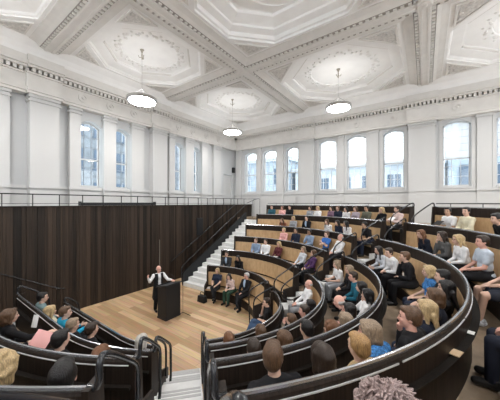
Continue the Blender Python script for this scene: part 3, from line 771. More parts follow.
_body = {}
def sitter(lean, arms, legs, yaw, fem, sleeve, bottom):
    """prototype meshes of a seated figure facing +Y, floor at z = 0, hips above the origin"""
    key = (lean, arms, legs, yaw, fem, sleeve, bottom)
    if key in _body: return _body[key]
    l = R(LEANS[lean]); up = V(0, math.sin(l), math.cos(l)); fw = V(0, math.cos(l), -math.sin(l)); Q = Matrix.Rotation(-l, 3, 'X')
    pel = V(0, 0, .52); wst = pel+up*.20; cst = pel+up*.36; sho = pel+up*.47; nck = pel+up*.53
    l2 = l*.6; hd = nck+V(0, math.sin(l2), math.cos(l2))*.13+fw*.02
    sw = .158 if fem else .176; k = .92 if fem else 1.0
    body = MB(); top = MB(); bot = MB(); shoes = []
    # trunk
    T = [(pel, (.165, .125, .085)), (wst, (.135*k, .105, .14)), (cst, (.155*k, .115, .15)), (sho-up*.015, (sw-.01, .085, .075))]
    for c, r in T:
        body.ell(c, r, Q); top.ell(c+up*(.02 if c is pel else 0), tuple(x+.014 for x in r), Q)
    if fem:
        for s in (-1, 1): top.ell(cst+V(s*.065, 0, 0)+fw*.085+up*.0, (.062, .055, .062), Q)
    body.cap(sho, hd-V(0, .01, .05), .058*k, .052*k); top.ell(sho+up*.02, (.10, .075, .05), Q)
    F = head_frame(hd, R(yaw), -l*.25 if l > .2 else -.05)
    add_head(body, F)
    # legs
    cross = legs == 'cross'
    for s in (-1, 1):
        hip = V(s*.09, .02, .52); kn = V(s*.11, .43, .50); an = V(s*.11, .44, .09); toe = V(s*.125, .565, .045)
        if cross and s > 0: kn = V(.02, .45, .60); an = V(-.16, .62, .26); toe = V(-.20, .78, .24)
        if legs == 'wide': kn = V(s*.17, .42, .50); an = V(s*.16, .47, .09); toe = V(s*.20, .63, .045)
        body.cap(hip, kn, .085, .060); body.cap(kn, an, .058, .036); body.cap(an-V(0, .03, .02), toe, .038, .030)
        if bottom == 'shorts': bot.cap(hip, hip.lerp(kn, .72), .100, .092)
        else: bot.cap(hip, kn, .098, .074); bot.cap(kn, an+V(0, 0, .02), .072, .058)
        sh = MB(); sh.cap(an-V(0, .045, .03), toe, .047, .042); sh.cap(an-V(0, .035, .0), an-V(0, .03, .04), .046, .046); shoes.append(sh)
    bot.ell(pel, (.182, .142, .098)); bot.ell(pel+up*.09, (.152, .122, .06), Q)
    # arms
    for s in (-1, 1):
        S = sho+V(s*sw, 0, 0)-up*.02
        el = S+V(s*.025, 0, 0)-up*.25+fw*.10
        if arms == 'lap': W = V(s*.07, .30+.12*math.sin(max(l, 0)), .635); n_ = V(0, 0, -1); cu = .45
        elif arms == 'cross': el = S+V(s*.025, 0, 0)-up*.24+fw*.13; W = cst+fw*.20-up*(.06+.03*s)+V(-s*.07, 0, 0); n_ = -fw; cu = .3
        elif arms == 'chin':
            if s > 0: el = S-up*.20+fw*.20+V(-.03, 0, 0); W = F @ V(.055, .09, -.16); n_ = V(-.4, -.9, .1); cu = 1.0
            else: W = V(.04, .27, .66); n_ = V(0, 0, -1); cu = .4
        elif arms == 'hold': el = S+V(s*.02, 0, 0)-up*.24+fw*.12; W = cst+fw*.36-up*.10+V(s*.10, 0, 0); n_ = V(-s, 0, .2); cu = .6
        elif arms == 'reach':
            if s > 0: el = S+V(.10, 0, 0)-up*.14+fw*.22; W = el+V(.12, .22, .03); n_ = V(-.3, 0, -1); cu = .4
            else: W = V(-.07, .30, .635); n_ = V(0, 0, -1); cu = .45
        d = W-el; 
        if d.length > .27: W = el+d.normalized()*.27
        elif d.length < .2: W = el+d.normalized()*.24
        d = W-el
        body.cap(S, el, .050*k, .040*k); body.cap(el, W, .040*k, .027*k); body.ell(S, (.06*k, .06*k, .06*k))
        add_hand(body, W, d if arms != 'chin' or s < 0 else V(-.25, .15, 1), n_, s, cu)
        top.cap(S, S.lerp(el, 1.0 if sleeve != 's' else .62), .066*k, .055*k if sleeve != 's' else .062); top.ell(S, (.072, .072, .072))
        if sleeve != 's': top.cap(el, el.lerp(W, .93), .055*k, .040*k)
    out = {'body': remesh(body, 'person', .011), 'top': remesh(top, 'top', .016, 4), 'bottom': remesh(bot, 'trousers', .016, 4), 'F': F}
    out['shoes'] = [remesh(s_, 'shoe', .012) for s_ in shoes]
    out['down'] = (V(0, -.35, -1)-up*0).normalized() if l < .4 else V(0, -.1, -1).normalized()
    if sleeve == 'suit':
        sh = MB(); sh.ell(cst+fw*.10+up*.03, (.055, .05, .15), Q); out['shirt'] = remesh(sh, 'shirt_front', .012)
    out['det'] = [(n, m.mesh(n), k_) for n, m, k_ in head_details(F)]
    _body[key] = out
    return out
_hair = {}
M_EYE = plain('eye_dark', (.02, .015, .012), .2); M_LIP = plain('lips', (.42, .16, .14), .5)
M_SHOE = plain('shoe_leather', (.012, .011, .011), .4); M_TRAINER = plain('trainer_white', (.62, .64, .70), .6, noise=.5, nscale=30)
M_SHIRTBLUE = plain('shirt_light_blue', (.42, .55, .72), .7)
def child(name, me, mat, parent):
    me = me.copy() if me.users else me
    o = bpy.data.objects.new(name, me); C.objects.link(o); o.parent = parent
    me.materials.clear(); me.materials.append(mat)
    return o
def seat_person(sec, row, kind, val, lean, fem, hair, haircol, skin, topc, sleeve, bottom, arms, yaw, label, legs='plain', turn=0, reach=None):
    r = RAD[sec][row-1]; c = CB if sec == 'B' else CN; rho = r-.31
    if kind == 'p': x, y = c[0]+rho*math.cos(R(val)), c[1]+rho*math.sin(R(val)); fx, fy = -math.cos(R(val)), -math.sin(R(val))
    else: x, y = val, c[1]-rho; fx, fy = 0, 1
    P_ = sitter(lean, arms, legs, yaw, fem, sleeve, 'shorts' if bottom == 'shorts' else 'long')
    me = P_['body'].copy(); me.materials.clear(); me.materials.append(skin_mat(skin))
    o = bpy.data.objects.new('person', me); C.objects.link(o)
    o.location = (x, y, FLOOR[row-1]+.003); o.rotation_euler = (0, 0, math.atan2(fy, fx)-PI/2+R(turn))
    s = .96 if fem else 1.0
    o.scale = (s, s, s)
    tag(o, label, 'person', 'audience in the '+names[sec])
    cm = cloth_mat(topc)
    if sleeve == 'suit':
        child('jacket', P_['top'], cm, o); child('shirt_front', P_['shirt'], M_SHIRTBLUE, o)
    else: child('top', P_['top'], cm, o)
    child('shorts' if bottom == 'shorts' else 'trousers', P_['bottom'], cloth_mat(bottom), o)
    for m in P_['shoes']: child('shoe', m, M_TRAINER if bottom == 'shorts' else M_SHOE, o)
    hk = (id(P_), hair)
    if hk not in _hair and hair == 'fluffy':
        _hair[hk] = hair_shape(hair, P_['F'], P_['down']).mesh('hair'); _hair[hk].shade_smooth()
    if hk not in _hair: _hair[hk] = remesh(hair_shape(hair, P_['F'], P_['down']), 'hair', .012 if hair != 'fluffy' else .008, 2)
    child('hair', _hair[hk], hair_mat(haircol), o)
    if 'glasses' in label:
        g = MB(); F = P_['F']
        for s_ in (-1, 1):
            g.tube([F @ V(s_*.033+.023*math.cos(k*PI/5), .103, .016+.018*math.sin(k*PI/5)) for k in range(11)], .0025, 6, 0)
            g.tube([F @ V(s_*.056, .101, .020), F @ V(s_*.080, .0, .018)], .0025, 6, 0)
        g.tube([F @ V(-.010, .105, .020), F @ V(.010, .105, .020)], .0025, 6, 0)
        child('glasses', g.mesh('glasses'), M_BLACK, o)
    for n, m, k in P_['det']: child(n, m, {'eye': M_EYE, 'hair': hair_mat(haircol), 'lip': M_LIP}[k], o)
    return o
TABLE = [
('B', 1, 'p', 107.06, 0, 1, 'bob', 'blond', 'fair', 'navy', 's', 'black', 'lap', 0, 'person with pale blond hair in navy top, far front row, nearest the side stairs'),
('B', 1, 'p', 88.56, 3, 1, 'long', 'black', 'fair', 'blush', 'l', 'green', 'lap', 20, 'dark-haired person in pale pink top between navy top and black suit, far front row'),
('B', 1, 'p', 72.06, 0, 0, 'short', 'grey', 'pink', 'black', 'suit', 'black', 'lap', -15, 'grey-haired person in black suit and light blue shirt, far front row'),
('B', 2, 'p', 106.5, 1, 0, 'short', 'dbrown', 'fair', 'charcoal', 'suit', 'navy', 'lap', 0, 'person in dark open jacket over blue shirt, second row of far block by the stairs'),
('B', 2, 'p', 94.92, 3, 1, 'long', 'black', 'tan', 'black', 'l', 'black', 'lap', 10, 'person all in black with long black hair, second row of far block'),
('B', 3, 'p', 92.42, 1, 0, 'short', 'brown', 'fair', 'steel', 'l', 'navy', 'lap', 0, 'person in blue-grey shirt, third row of far block, nearest the side stairs'),
('B', 3, 'p', 85.42, 1, 0, 'short', 'dbrown', 'fair', 'white', 'l', 'black', 'lap', 10, 'person in white shirt between blue-grey shirt and maroon top, third row of far block'),
('B', 3, 'p', 76.92, 0, 1, 'long', 'blond', 'fair', 'maroon', 'l', 'black', 'lap', 0, 'person with long blond hair in maroon top, third row of far block'),
('B', 3, 'p', 57.92, 0, 1, 'long', 'ash', 'fair', 'palegrey', 'l', 'black', 'lap', 20, 'person with long fair hair in pale grey top beside purple top, far third row'),
('B', 3, 'p', 48.92, 0, 1, 'bob', 'brown', 'fair', 'purple', 'l', 'black', 'lap', -15, 'person in purple top at aisle end of third row, far block'),
('B', 4, 'p', 81.81, 1, 1, 'short', 'blond', 'pink', 'pink', 'l', 'grey', 'lap', 0, 'person in salmon pink top with pale hair, fourth row of far block'),
('B', 4, 'p', 74.31, 1, 0, 'short', 'black', 'tan', 'navy', 'l', 'black', 'lap', 0, 'person in dark navy top right of the salmon pink one, fourth row of far block'),
('B', 4, 'p', 65.81, 1, 0, 'short', 'black', 'brown', 'steel', 'l', 'navy', 'chin', 10, 'black-haired person in grey-blue shirt, fourth row of far block'),
('B', 4, 'p', 56.31, 0, 0, 'short', 'brown', 'fair', 'royal', 's', 'navy', 'cross', 0, 'person in bright blue short-sleeved top with folded arms, fourth row of far block'),
('B', 4, 'p', 47.31, 0, 0, 'bald', 'grey', 'pink', 'white', 'l', 'black', 'lap', -10, 'balding person in white shirt at aisle end of fourth row, far block'),
('B', 5, 'p', 87.86, 4, 1, 'long', 'brown', 'fair', 'rust', 'l', 'black', 'lap', 0, 'person with long brown hair in rust top, fifth row of far block, nearest the stairs'),
('B', 5, 'p', 83.36, 1, 1, 'bob', 'blond', 'fair', 'grey', 'l', 'black', 'lap', 0, 'fair-haired person in grey top, fifth row of far block'),
('B', 5, 'p', 76.36, 1, 0, 'short', 'black', 'fair', 'black', 'suit', 'black', 'lap', 0, 'dark-haired person in black jacket, fifth row of far block'),
('B', 5, 'p', 64.36, 3, 1, 'long', 'brown', 'fair', 'white', 'l', 'black', 'lap', 15, 'person in loose white top with brown hair, fifth row of far block'),
('B', 5, 'p', 58.86, 3, 1, 'long', 'black', 'fair', 'navy', 'l', 'black', 'lap', 0, 'person in navy top with long black hair, fifth row of far block'),
('B', 5, 'p', 54.36, 3, 1, 'long', 'black', 'tan', 'white', 'l', 'black', 'lap', -20, 'person in white top with long black hair, fifth row of far block'),
('B', 5, 'p', 44.36, 3, 0, 'short', 'black', 'tan', 'black', 's', 'navy', 'hold', 0, 'person in black short-sleeved top leaning forward at aisle end of fifth row, far block'),
('B', 6, 'p', 98.52, 1, 0, 'short', 'black', 'fair', 'teal', 'l', 'black', 'lap', 0, 'person in dark teal top, top row of far block, nearest the stairs'),
('B', 6, 'p', 93.52, 1, 1, 'bob', 'brown', 'pink', 'pink', 'l', 'grey', 'lap', 0, 'person in pink top, top row of far block'),
('B', 6, 'p', 90.02, 1, 0, 'short', 'black', 'fair', 'black', 'l', 'black', 'lap', 0, 'person in black top right of the pink one, top row of far block'),
('B', 6, 'p', 80.52, 1, 1, 'bob', 'dbrown', 'fair', 'grey', 'l', 'black', 'lap', 0, 'person in dark grey top alone on the middle of the top row, far block'),
('B', 6, 'p', 77.02, 1, 1, 'bob', 'blond', 'fair', 'white', 'l', 'grey', 'lap', 0, 'fair-haired person in white top, top row of far block'),
('B', 6, 'p', 71.02, 1, 1, 'long', 'dbrown', 'fair', 'plum', 'l', 'black', 'lap', 10, 'person in dusky plum top, top row of far block'),
('B', 6, 'p', 67.52, 2, 0, 'short', 'brown', 'fair', 'navy', 'l', 'black', 'lap', 0, 'person in dark blue top beside dusky plum top, top row of far block'),
('B', 6, 'p', 64.02, 2, 1, 'long', 'black', 'fair', 'white', 'l', 'black', 'lap', 0, 'black-haired person in white top, top row of far block'),
('B', 6, 'p', 60.52, 1, 1, 'bob', 'brown', 'fair', 'mauve', 'l', 'black', 'lap', 0, 'person in pale mauve-grey top, top row of far block'),
('B', 6, 'p', 56.02, 1, 0, 'short', 'black', 'tan', 'olive', 'l', 'black', 'lap', 0, 'black-haired person in olive grey top, top row of far block'),
('B', 6, 'p', 50.02, 1, 1, 'long', 'blond', 'fair', 'black', 'l', 'black', 'chin', 0, 'person with long blond hair in black top, hand to face, top row of far block'),
('B', 6, 'p', 44.02, 1, 0, 'short', 'dbrown', 'fair', 'blush', 'l', 'black', 'hold', -20, 'dark-haired person in pale shirt at aisle end of top row, far block, reading'),
('N', 6, 'p', 37.95, 2, 0, 'short', 'black', 'tan', 'white', 's', 'black', 'hold', 30, 'dark-haired person in white short-sleeved top, top row of right block by the aisle'),
('N', 6, 'p', 33.95, 1, 0, 'short', 'black', 'fair', 'cream', 'l', 'black', 'lap', 20, 'person in cream sweater, top row of right block'),
('N', 6, 'p', 22.95, 4, 0, 'short', 'black', 'fair', 'black', 's', 'black', 'lap', 0, 'person in black short-sleeved top at right edge, top row of right block'),
('N', 5, 'p', 33.8, 3, 1, 'long', 'auburn', 'fair', 'ink', 'l', 'black', 'lap', 10, 'person with long reddish brown hair in black top, fifth row of right block at aisle'),
('N', 5, 'p', 27.3, 2, 1, 'long', 'dbrown', 'fair', 'darkgrey', 'l', 'black', 'chin', 0, 'dark-haired person in dark grey sweater, fifth row of right block'),
('N', 5, 'p', 21.3, 2, 1, 'long', 'blond', 'fair', 'white', 'l', 'black', 'lap', 0, 'person with long blond hair and glasses in white blouse, fifth row of right block'),
('N', 5, 'p', 14.8, 1, 0, 'short', 'dbrown', 'pink', 'palesteel', 's', 'black', 'lap', 5, 'person in pale blue-grey short-sleeved shirt, fifth row of right block'),
('N', 5, 'p', 4.5, 1, 0, 'short', 'dbrown', 'fair', 'ink', 's', 'shorts', 'lap', 0, 'bare-legged person in shorts and trainers, at right edge of fifth row, right block'),
('N', 5, 'p', -13.0, 1, 0, 'short', 'black', 'pink', 'black', 'l', 'ink', 'lap', 0, 'person in black clothes at lower right corner, only legs and hand in view'),
('N', 4, 'p', 37.76, 3, 1, 'long', 'black', 'fair', 'palegrey', 'l', 'black', 'hold', 0, 'black-haired person in pale top, fourth row of right block at aisle end'),
('N', 4, 'p', 31.26, 3, 0, 'short', 'dbrown', 'fair', 'white', 'l', 'black', 'lap', 20, 'person in crisp white shirt with short dark hair, fourth row of right block'),
('N', 4, 'p', 23.76, 2, 0, 'short', 'brown', 'fair', 'black', 'l', 'black', 'chin', -10, 'brown-haired person in black top right of crisp white shirt, fourth row of right block'),
('N', 4, 'p', 10.26, 1, 1, 'bob', 'blond', 'fair', 'bluepat', 's', 'navy', 'lap', 0, 'blond person in patterned blue dress, fourth row of right block'),
('N', 4, 'p', 5.0, 0, 0, 'short', 'black', 'fair', 'black', 'l', 'black', 'lap', 0, 'black-haired person in black behind the blue dress, fourth row of right block'),
('N', 4, 'p', -0.6, 0, 1, 'long', 'black', 'fair', 'black', 'l', 'navy', 'lap', 10, 'person with long black hair, fourth row of right block against the curved rail'),
('N', 4, 'p', -6.6, 1, 1, 'bob', 'brown', 'fair', 'ink', 'l', 'navy', 'lap', 0, 'person with brown bobbed hair just above the pale blond one, fourth row of right block'),
('N', 4, 'p', -13.0, 1, 1, 'long', 'blond', 'fair', 'ink', 'l', 'navy', 'lap', 20, 'person with long straight pale blond hair seen from behind, fourth row of right block'),
('N', 4, 'p', -18.8, 1, 0, 'short', 'brown', 'pink', 'black', 'l', 'navy', 'chin', 25, 'person with short brown hair resting chin on hand, fourth right row'),
('N', 4, 'p', -24.0, 3, 1, 'bob', 'ash', 'pink', 'bluepat', 'l', 'navy', 'lap', 30, 'person with ash hair and blue patterned top leaning low, fourth row of right block'),
('N', 4, 'p', -28.7, 1, 1, 'short', 'ginger', 'fair', 'tan', 'l', 'navy', 'lap', 0, 'person with sandy ginger hair seen from behind, fourth row of right block'),
('N', 4, 'p', -33.2, 1, 1, 'bob', 'dbrown', 'fair', 'black', 'l', 'black', 'lap', 0, 'person with smooth dark brown bob seen from behind, fourth row of right block'),
('N', 4, 'p', -37.8, 2, 0, 'short', 'brown', 'fair', 'black', 'l', 'black', 'lap', -25, 'person with tousled brown hair seen close from behind, nearest the centre aisle, fourth row'),
('N', 3, 'p', 42.58, 2, 1, 'long', 'ash', 'fair', 'white', 's', 'grey', 'hold', 0, 'person with fair hair in white top reaching forward, third right row at aisle end'),
('N', 3, 'p', 33.58, 1, 1, 'bob', 'ash', 'fair', 'black', 'l', 'black', 'lap', 0, 'person with light brown bob in black top, third row of right block'),
('N', 3, 'p', 22.08, 2, 0, 'short', 'dbrown', 'pink', 'petrol', 'l', 'black', 'lap', 10, 'dark-haired person in petrol blue top, third row of right block'),
('N', 3, 'p', 12.58, 1, 1, 'bob', 'black', 'fair', 'black', 'l', 'black', 'lap', 0, 'black-haired person in black right of petrol blue top, third row of right block'),
('N', 3, 'p', 6.3, 0, 1, 'long', 'black', 'fair', 'white', 'l', 'black', 'chin', 0, 'person with long black hair and white collar, third row of right block'),
('N', 3, 'p', -0.6, 4, 0, 'bald', 'grey', 'pink', 'black', 'l', 'black', 'lap', 0, 'balding pink-faced person leaning far forward, third row of right block'),
('N', 3, 'p', -7.0, 1, 1, 'bob', 'black', 'pink', 'black', 'l', 'black', 'lap', 25, 'black-haired person with face turned aside, third row of right block'),
('N', 3, 'p', -12.6, 0, 1, 'bob', 'ash', 'fair', 'grey', 'l', 'black', 'lap', 0, 'person with grey-brown hair low against the curved rail, third row of right block'),
('N', 3, 'p', -18.0, 0, 1, 'bob', 'auburn', 'fair', 'black', 'l', 'black', 'lap', 20, 'person with auburn hair seen from behind, third row of right block'),
('N', 3, 'p', -23.4, 1, 0, 'short', 'black', 'fair', 'black', 'l', 'black', 'lap', 0, 'person with short black hair seen from behind, third row of right block'),
('N', 3, 'p', -28.92, 1, 1, 'bob', 'brown', 'fair', 'black', 'l', 'black', 'lap', 15, 'person with chestnut hair seen from behind, third row of right block'),
('N', 3, 'p', -35.92, 0, 0, 'short', 'dbrown', 'fair', 'black', 'l', 'black', 'lap', 0, 'dark-haired person nearest the centre aisle in the third row of right block'),
('N', 2, 'p', 36.52, 0, 0, 'bald', 'grey', 'pink', 'white', 'l', 'grey', 'lap', 0, 'bald pink-headed person in white shirt, second row of right block at aisle end'),
('N', 2, 'p', 1.02, 0, 0, 'short', 'dbrown', 'pink', 'black', 'l', 'black', 'hold', 25, 'dark-haired person in profile, second row of right block'),
('N', 2, 'p', 10.52, 0, 1, 'bob', 'black', 'fair', 'black', 'l', 'black', 'lap', 0, 'black-haired person behind the profile face, second row of right block'),
('N', 2, 'p', -9.48, 0, 0, 'short', 'brown', 'fair', 'black', 'l', 'black', 'lap', 0, 'brown-haired person facing stage, middle of second row of right block'),
('N', 2, 'p', -22.98, 1, 1, 'bob', 'brown', 'fair', 'black', 'l', 'black', 'lap', 0, 'person with rounded brown hair seen from behind, second row of right block'),
('N', 2, 'p', -35.48, 1, 1, 'bob', 'auburn', 'fair', 'black', 'l', 'black', 'lap', 0, 'person with reddish brown hair nearest the centre aisle, second row of right block'),
('N', 1, 'p', 36.19, 1, 0, 'short', 'dbrown', 'fair', 'black', 's', 'denim', 'chin', 20, 'person in black top and blue jeans with glasses, hand raised, front row of right block'),
('L', 2, 'p', -87.6, 1, 0, 'short', 'dbrown', 'fair', 'black', 'l', 'black', 'lap', 0, 'person with dark hair seen from behind, second row of left block'),
('L', 2, 'x', -5.47, 0, 0, 'short', 'ash', 'fair', 'black', 'l', 'black', 'lap', 0, 'person with cropped light brown hair, second row of left block'),
('L', 2, 'x', -6.22, 1, 0, 'short', 'brown', 'fair', 'azure', 'l', 'black', 'hold', -25, 'person in bright turquoise blue shirt, second row of left block'),
('L', 2, 'x', -6.7, 0, 1, 'long', 'blond', 'fair', 'cream', 'l', 'black', 'lap', 0, 'person with long blond hair, second row of left block'),
('L', 2, 'x', -7.66, 1, 0, 'short', 'black', 'fair', 'greyteal', 'l', 'black', 'lap', -20, 'black-haired person in grey-teal top, far end of second row of left block'),
('L', 2, 'p', -67.2, 3, 1, 'bob', 'silver', 'fair', 'greypat', 'l', 'black', 'lap', 0, 'person with silver hair at centre aisle end, second row of left block'),
('L', 3, 'x', -5.53, 1, 1, 'bob', 'brown', 'fair', 'black', 'l', 'black', 'reach', -10, 'brown-haired person in black reaching out a pink sheet, third row of left block'),
('L', 3, 'p', -72.3, 1, 0, 'short', 'black', 'fair', 'black', 'l', 'black', 'lap', 0, 'person with very dark hair seen from behind, third row of left block'),
('L', 3, 'p', -61.8, 0, 1, 'bob', 'auburn', 'fair', 'black', 'l', 'black', 'lap', 0, 'person with copper brown hair, third row of left block'),
('L', 4, 'p', -62.4, 1, 1, 'curly', 'blond', 'fair', 'black', 'l', 'black', 'lap', 0, 'person with curly blond hair cut by left edge, fourth row of left block'),
('L', 4, 'p', -55.4, 0, 0, 'short', 'black', 'pink', 'black', 'l', 'black', 'lap', 25, 'dark-haired person with one ear showing, fourth row of left block'),
('N', 5, 'p', -38.3, 0, 1, 'fluffy', 'ashpink', 'fair', 'mauve', 'l', 'black', 'lap', 0, 'person with fluffy ash blond hair, only the hair in view, bottom edge of photo'),
]
extra = {'grey-haired person in black suit': dict(legs='cross', turn=12), 'person with pale blond hair in navy': dict(legs='cross'), 'person in black top and blue jeans': dict(legs='cross', turn=-10),
         'bare-legged': dict(legs='wide')}
for t in TABLE:
    kw = {}
    for k_, v_ in extra.items():
        if t[-1].startswith(k_): kw = v_
    seat_person(*t, **kw)

# the standing speaker
def speaker(loc, rz):
    b = MB(); top = MB(); vest = MB(); tr = MB(); Q = None
    k = .94
    for c, r in (((0, 0, .93), (.165, .115, .13)), ((0, -.005, 1.10), (.135, .10, .15)), ((0, 0, 1.25), (.155, .11, .13)), ((0, 0, 1.345), (.165, .08, .06))):
        b.ell(c, r); top.ell(c, tuple(v+.012 for v in r)); vest.ell(c, tuple(v+.03 for v in r))
    b.cap((0, 0, 1.36), (0, .015, 1.46), .055, .052); F = head_frame(V(0, .03, 1.545), R(8), -.08); add_head(b, F)
    sh = MB(); shoes = []
    for s in (-1, 1):
        b.cap((s*.09, 0, .88), (s*.10, .01, .48), .085, .058); b.cap((s*.10, .01, .48), (s*.11, -.02, .09), .057, .036); b.cap((s*.11, -.04, .06), (s*.125, .13, .04), .037, .03)
        tr.cap((s*.09, 0, .88), (s*.10, .01, .48), .10, .078); tr.cap((s*.10, .01, .48), (s*.11, -.02, .10), .075, .065)
        sh_ = MB(); sh_.cap((s*.11, -.05, .055), (s*.125, .13, .045), .047, .042); shoes.append(sh_)
    tr.ell((0, 0, .93), (.178, .128, .12))
    # long open waistcoat
    vest.cap((0, -.03, 1.0), (.03, -.04, .52), .165, .18, 16); vest.ell((0, -.02, .95), (.19, .13, .2))
    for s in (-1, 1):
        S = V(s*.18, 0, 1.335)
        if s > 0: el = S+V(.15, .04, -.19); W = el+V(.10, .12, .19); n_ = V(-.5, .6, .2)
        else: el = S+V(-.12, .12, -.20); W = el+V(-.06, .24, .02); n_ = V(0, 0, -1)
        b.cap(S, el, .048, .038); b.cap(el, W, .038, .026); b.ell(S, (.058, .058, .058)); add_hand(b, W, W-el, n_, s, .35)
        top.cap(S, el, .062, .052); top.cap(el, el.lerp(W, .92), .052, .038); top.ell(S, (.068, .068, .068))
    me = remesh(b, 'person', .010); me.materials[0] = skin_mat('pink')
    o = bpy.data.objects.new('person', me); C.objects.link(o); o.location = loc; o.rotation_euler = (0, 0, rz)
    tag(o, 'grey-haired standing person behind the black lectern, white sleeves and long black waistcoat', 'person')
    child('shirt', remesh(top, 'shirt', .014), cloth_mat('white'), o)
    child('trousers', remesh(tr, 'trousers', .015), cloth_mat('black'), o)
    # open the waistcoat at the front by cutting a wedge away
    vm = remesh(vest, 'waistcoat', .015)
    bm = bmesh.new(); bm.from_mesh(vm)
    kill = [f for f in bm.faces if (f.calc_center_median().y > .02 and abs(f.calc_center_median().x) < .055 and f.calc_center_median().z > .75) or f.calc_center_median().z > 1.40]
    bmesh.ops.delete(bm, geom=kill, context='FACES'); bm.to_mesh(vm); bm.free()
    child('waistcoat', vm, cloth_mat('black'), o)
    for s_ in shoes: child('shoe', remesh(s_, 'shoe', .012), M_SHOE, o)
    child('hair', remesh(hair_shape('bald', F, V(0, 0, -1)), 'hair', .011), hair_mat('silver'), o)
    for n, m, kk in head_details(F): child(n, m.mesh(n), {'eye': M_EYE, 'hair': hair_mat('silver'), 'lip': M_LIP}[kk], o)
speaker((-8.09, 5.57, 0), R(-90-14))
# ------------------------------------------------------------------ things on the stage
lx, ly = -7.39, 5.51
root = empty('lectern', (lx, ly, 0), 'tall black lectern standing on the stage boards in front of the speaker', 'lectern')
MB().box((lx-.25, ly-.31, 0), (lx+.25, ly+.31, .04)).build('base', M_BLACK, root)
MB().prism([(lx-.23, .04), (lx+.25, .04), (lx+.25, 1.16), (lx-.23, 1.04)], lambda p, k: (p[0], ly-.30+.60*k, p[1])).build('cabinet', M_BLACK, root, bevel=.008)
MB().prism([(lx-.27, 1.045), (lx+.30, 1.18), (lx+.29, 1.215), (lx-.28, 1.08)], lambda p, k: (p[0], ly-.34+.68*k, p[1])).build('reading_top', M_BLACK, root, bevel=.006)
MB().box((lx-.285, ly-.33, 1.07), (lx-.265, ly+.33, 1.12)).build('book_stop', M_BLACK, root)
g = MB().tube([(lx+.2, ly+.12, 1.18), (lx+.18, ly+.12, 1.36), (lx+.02, ly+.10, 1.45)], .006, 6); g.cap((lx+.02, ly+.10, 1.45), (lx-.03, ly+.09, 1.46), .012, .012); g.build('microphone', M_BLACK, root)
mx, my = -7.07, 5.86
root = empty('microphone_stand', (mx, my, 0), 'slim pale stand with dark foot on the floor at the right of the lectern', 'stand')
MB().tube([(mx, my, .02), (mx, my, 1.12)], .012, 8, 0).build('pole', M_CHROME, root)
f_ = MB()
for a in (20, 140, 260): f_.tube([(mx, my, .10), (mx+.3*math.cos(R(a)), my+.3*math.sin(R(a)), .012)], .011, 6, 0)
f_.build('tripod_foot', M_BLACK, root)
# bag at the end of the front far bench
bx_, by_ = -7.36, 7.08
root = empty('handbag', (bx_, by_, 0), 'black handbag on the floor at the stair end of the far front bench', 'bag')
b = MB().prism([(-.20, 0), (.20, 0), (.17, .26), (-.17, .26)], lambda p, k: (bx_+p[0], by_-.10+.20*k, p[1])); b.build('bag_body', M_BLACK, root, bevel=.02)
MB().tube([(bx_-.12, by_, .25), (bx_-.10, by_, .40), (bx_+.10, by_, .40), (bx_+.12, by_, .25)], .012, 6, 2).build('bag_handle', M_BLACK, root)
M_PAPER = plain('paper_white', (.80, .79, .77), .7); M_PINK = plain('paper_pink', (.80, .42, .40), .7); M_CARD = plain('card_tan', (.62, .45, .28), .6); M_TAB = plain('tablet_black', (.01, .01, .012), .15)
def sheet(name, label, cat, loc, rot, w, h, mat, t=.004, fold=False):
    m = MB()
    if fold: m.prism([(-w/2, 0), (0, .02), (w/2, 0), (w/2, t), (0, .02+t), (-w/2, t)], lambda p, k: (p[0], -h/2+h*k, p[1]))
    else: m.prism([(-w/2, 0), (0, .006), (w/2, 0), (w/2, t), (0, .006+t), (-w/2, t)], lambda p, k: (p[0], -h/2+h*k, p[1]))
    o = m.build(name, mat); o.location = loc; o.rotation_euler = [R(a) for a in rot]
    return tag(o, label, cat)
sheet('paper_sheet', 'pink sheet of paper held up in the third row of the left block', 'paper', (-4.47, 1.18, 2.06), (50, 8, 25), .28, .21, M_PINK)
sheet('leaflet', 'small white leaflet standing beside the person reaching out, third row of left block', 'paper', (-5.45, 1.35, 1.98), (75, 0, 30), .10, .20, M_PAPER)
sheet('note_card', 'tan card lying on the ledge of the large foreground bench back', 'card', (CN[0]+5.685*math.cos(R(-19.7)), CN[1]+5.685*math.sin(R(-19.7)), 2.572), (0, 0, 70), .13, .085, M_CARD, .008)
sheet('paper_slip', 'small pale paper slip on the curved ledge right of the tan card', 'paper', (CN[0]+5.685*math.cos(R(-13.6)), CN[1]+5.685*math.sin(R(-13.6)), 2.572), (0, 0, 76), .09, .06, M_PAPER)
sheet('paper_sheet', 'white paper lying on the empty stair end of the far front bench', 'paper', (-7.42, 7.62, .404), (0, 0, 40), .30, .21, M_PAPER)
sheet('tablet', 'black tablet held by the person in white short sleeves, top right row', 'tablet', (.33, 9.36, 3.40), (-40, 0, 128), .26, .18, M_TAB, .010)
sheet('notepad', 'white notepad on the lap of the person with reddish brown hair, fifth right row', 'notepad', (-.24, 8.50, 2.70), (0, 0, 126), .21, .29, M_PAPER, .012)
sheet('open_folder', 'white open papers held by the person at the aisle end of the far top row', 'paper', (-1.02, 10.46, 3.40), (-35, 0, 134), .30, .22, M_PAPER, .004, True)
sheet('paper_sheet', 'white sheet on the lap of the maroon top, third far row', 'paper', (CB[0]+4.22*math.cos(R(75.5)), CB[1]+4.22*math.sin(R(75.5)), 1.66), (0, 0, 166), .21, .29, M_PAPER)

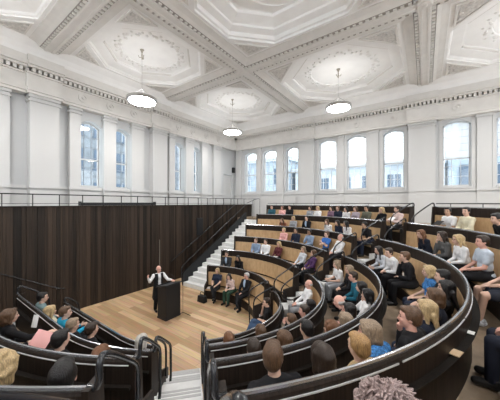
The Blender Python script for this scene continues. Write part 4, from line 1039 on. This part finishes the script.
# ------------------------------------------------------------------ outside
M_FAC = plain('facade_stone', (.26, .31, .36), .8, noise=.15, nscale=1.5); M_FACW = plain('facade_window', (.07, .10, .14), .25); M_FAC2 = plain('facade_light', (.36, .40, .44), .8, noise=.12, nscale=1)
def house(x0, x1, y0, y1, h, face, label, mat, nx, nz, nm='exterior_building'):
    root = empty(nm, ((x0+x1)/2, (y0+y1)/2, -4), label, 'building')
    MB().box((x0, y0, -4), (x1, y1, h)).build('wall', mat, root)
    MB().box((x0-.3, y0-.3, h), (x1+.3, y1+.3, h+.4)).build('roof', M_FAC2, root)
    for i in range(nx):
        for j in range(nz):
            z = h-2.6-2.9*j
            if face == 'y':
                a = x0+(x1-x0)*(i+.5)/nx; w = MB().box((a-.55, y0-.06, z), (a+.55, y0+.02, z+1.7)); w.box((a-.65, y0-.12, z-.12), (a+.65, y0, z)); q = (a-.03, y0-.09, z), (a+.03, y0-.05, z+1.7)
            else:
                a = y0+(y1-y0)*(i+.5)/nx; w = MB().box((x1-.02, a-.55, z), (x1+.06, a+.55, z+1.7)); w.box((x1, a-.65, z-.12), (x1+.12, a+.65, z)); q = (x1+.05, a-.03, z), (x1+.09, a+.03, z+1.7)
            f = w.build('window', M_FACW, root); MB().box(*q).build('glazing_bar', M_FAC2, f)
house(-30, -13, 26, 34, 9.0, 'y', 'grey-blue building seen through the three far left windows of the back wall', M_FAC, 7, 2)
house(-12.5, 1, 27, 35, 7.6, 'y', 'pale building seen through the three middle windows of the back wall', M_FAC2, 6, 2)
house(1.6, 14, 24, 32, 13.5, 'y', 'grey building seen through the right windows of the back wall', M_FAC, 6, 3)
house(-34, -24, -2, 25, 12.5, 'x', 'grey-blue building seen through the left wall windows', plain('facade_dark', (.15, .17, .19), .8, noise=.35, nscale=2.5), 14, 3)
# ------------------------------------------------------------------ light and camera
w = bpy.data.worlds.new('world'); sc.world = w; w.use_nodes = True; t = w.node_tree
bg = t.nodes['Background']; bg.inputs[0].default_value = (.93, .965, 1, 1); bg.inputs[1].default_value = WORLD
cd = bpy.data.cameras.new('camera'); cam = bpy.data.objects.new('camera', cd); C.objects.link(cam)
cam.location = (0, 0, 4.0); cam.rotation_euler = (R(90), 0, R(35.2)); cd.sensor_width = 36; cd.lens = 36*248/500; cd.shift_y = .006; cd.clip_start = .05
sc.camera = cam
sc.view_settings.view_transform = 'Standard'; sc.view_settings.look = 'None'; sc.view_settings.gamma = 1; sc.view_settings.use_curve_mapping = False
sc.view_settings.exposure = EXPOSURE
sc.cycles.max_bounces = 8; sc.cycles.diffuse_bounces = 5; sc.cycles.transparent_max_bounces = 12; sc.cycles.sample_clamp_indirect = 6
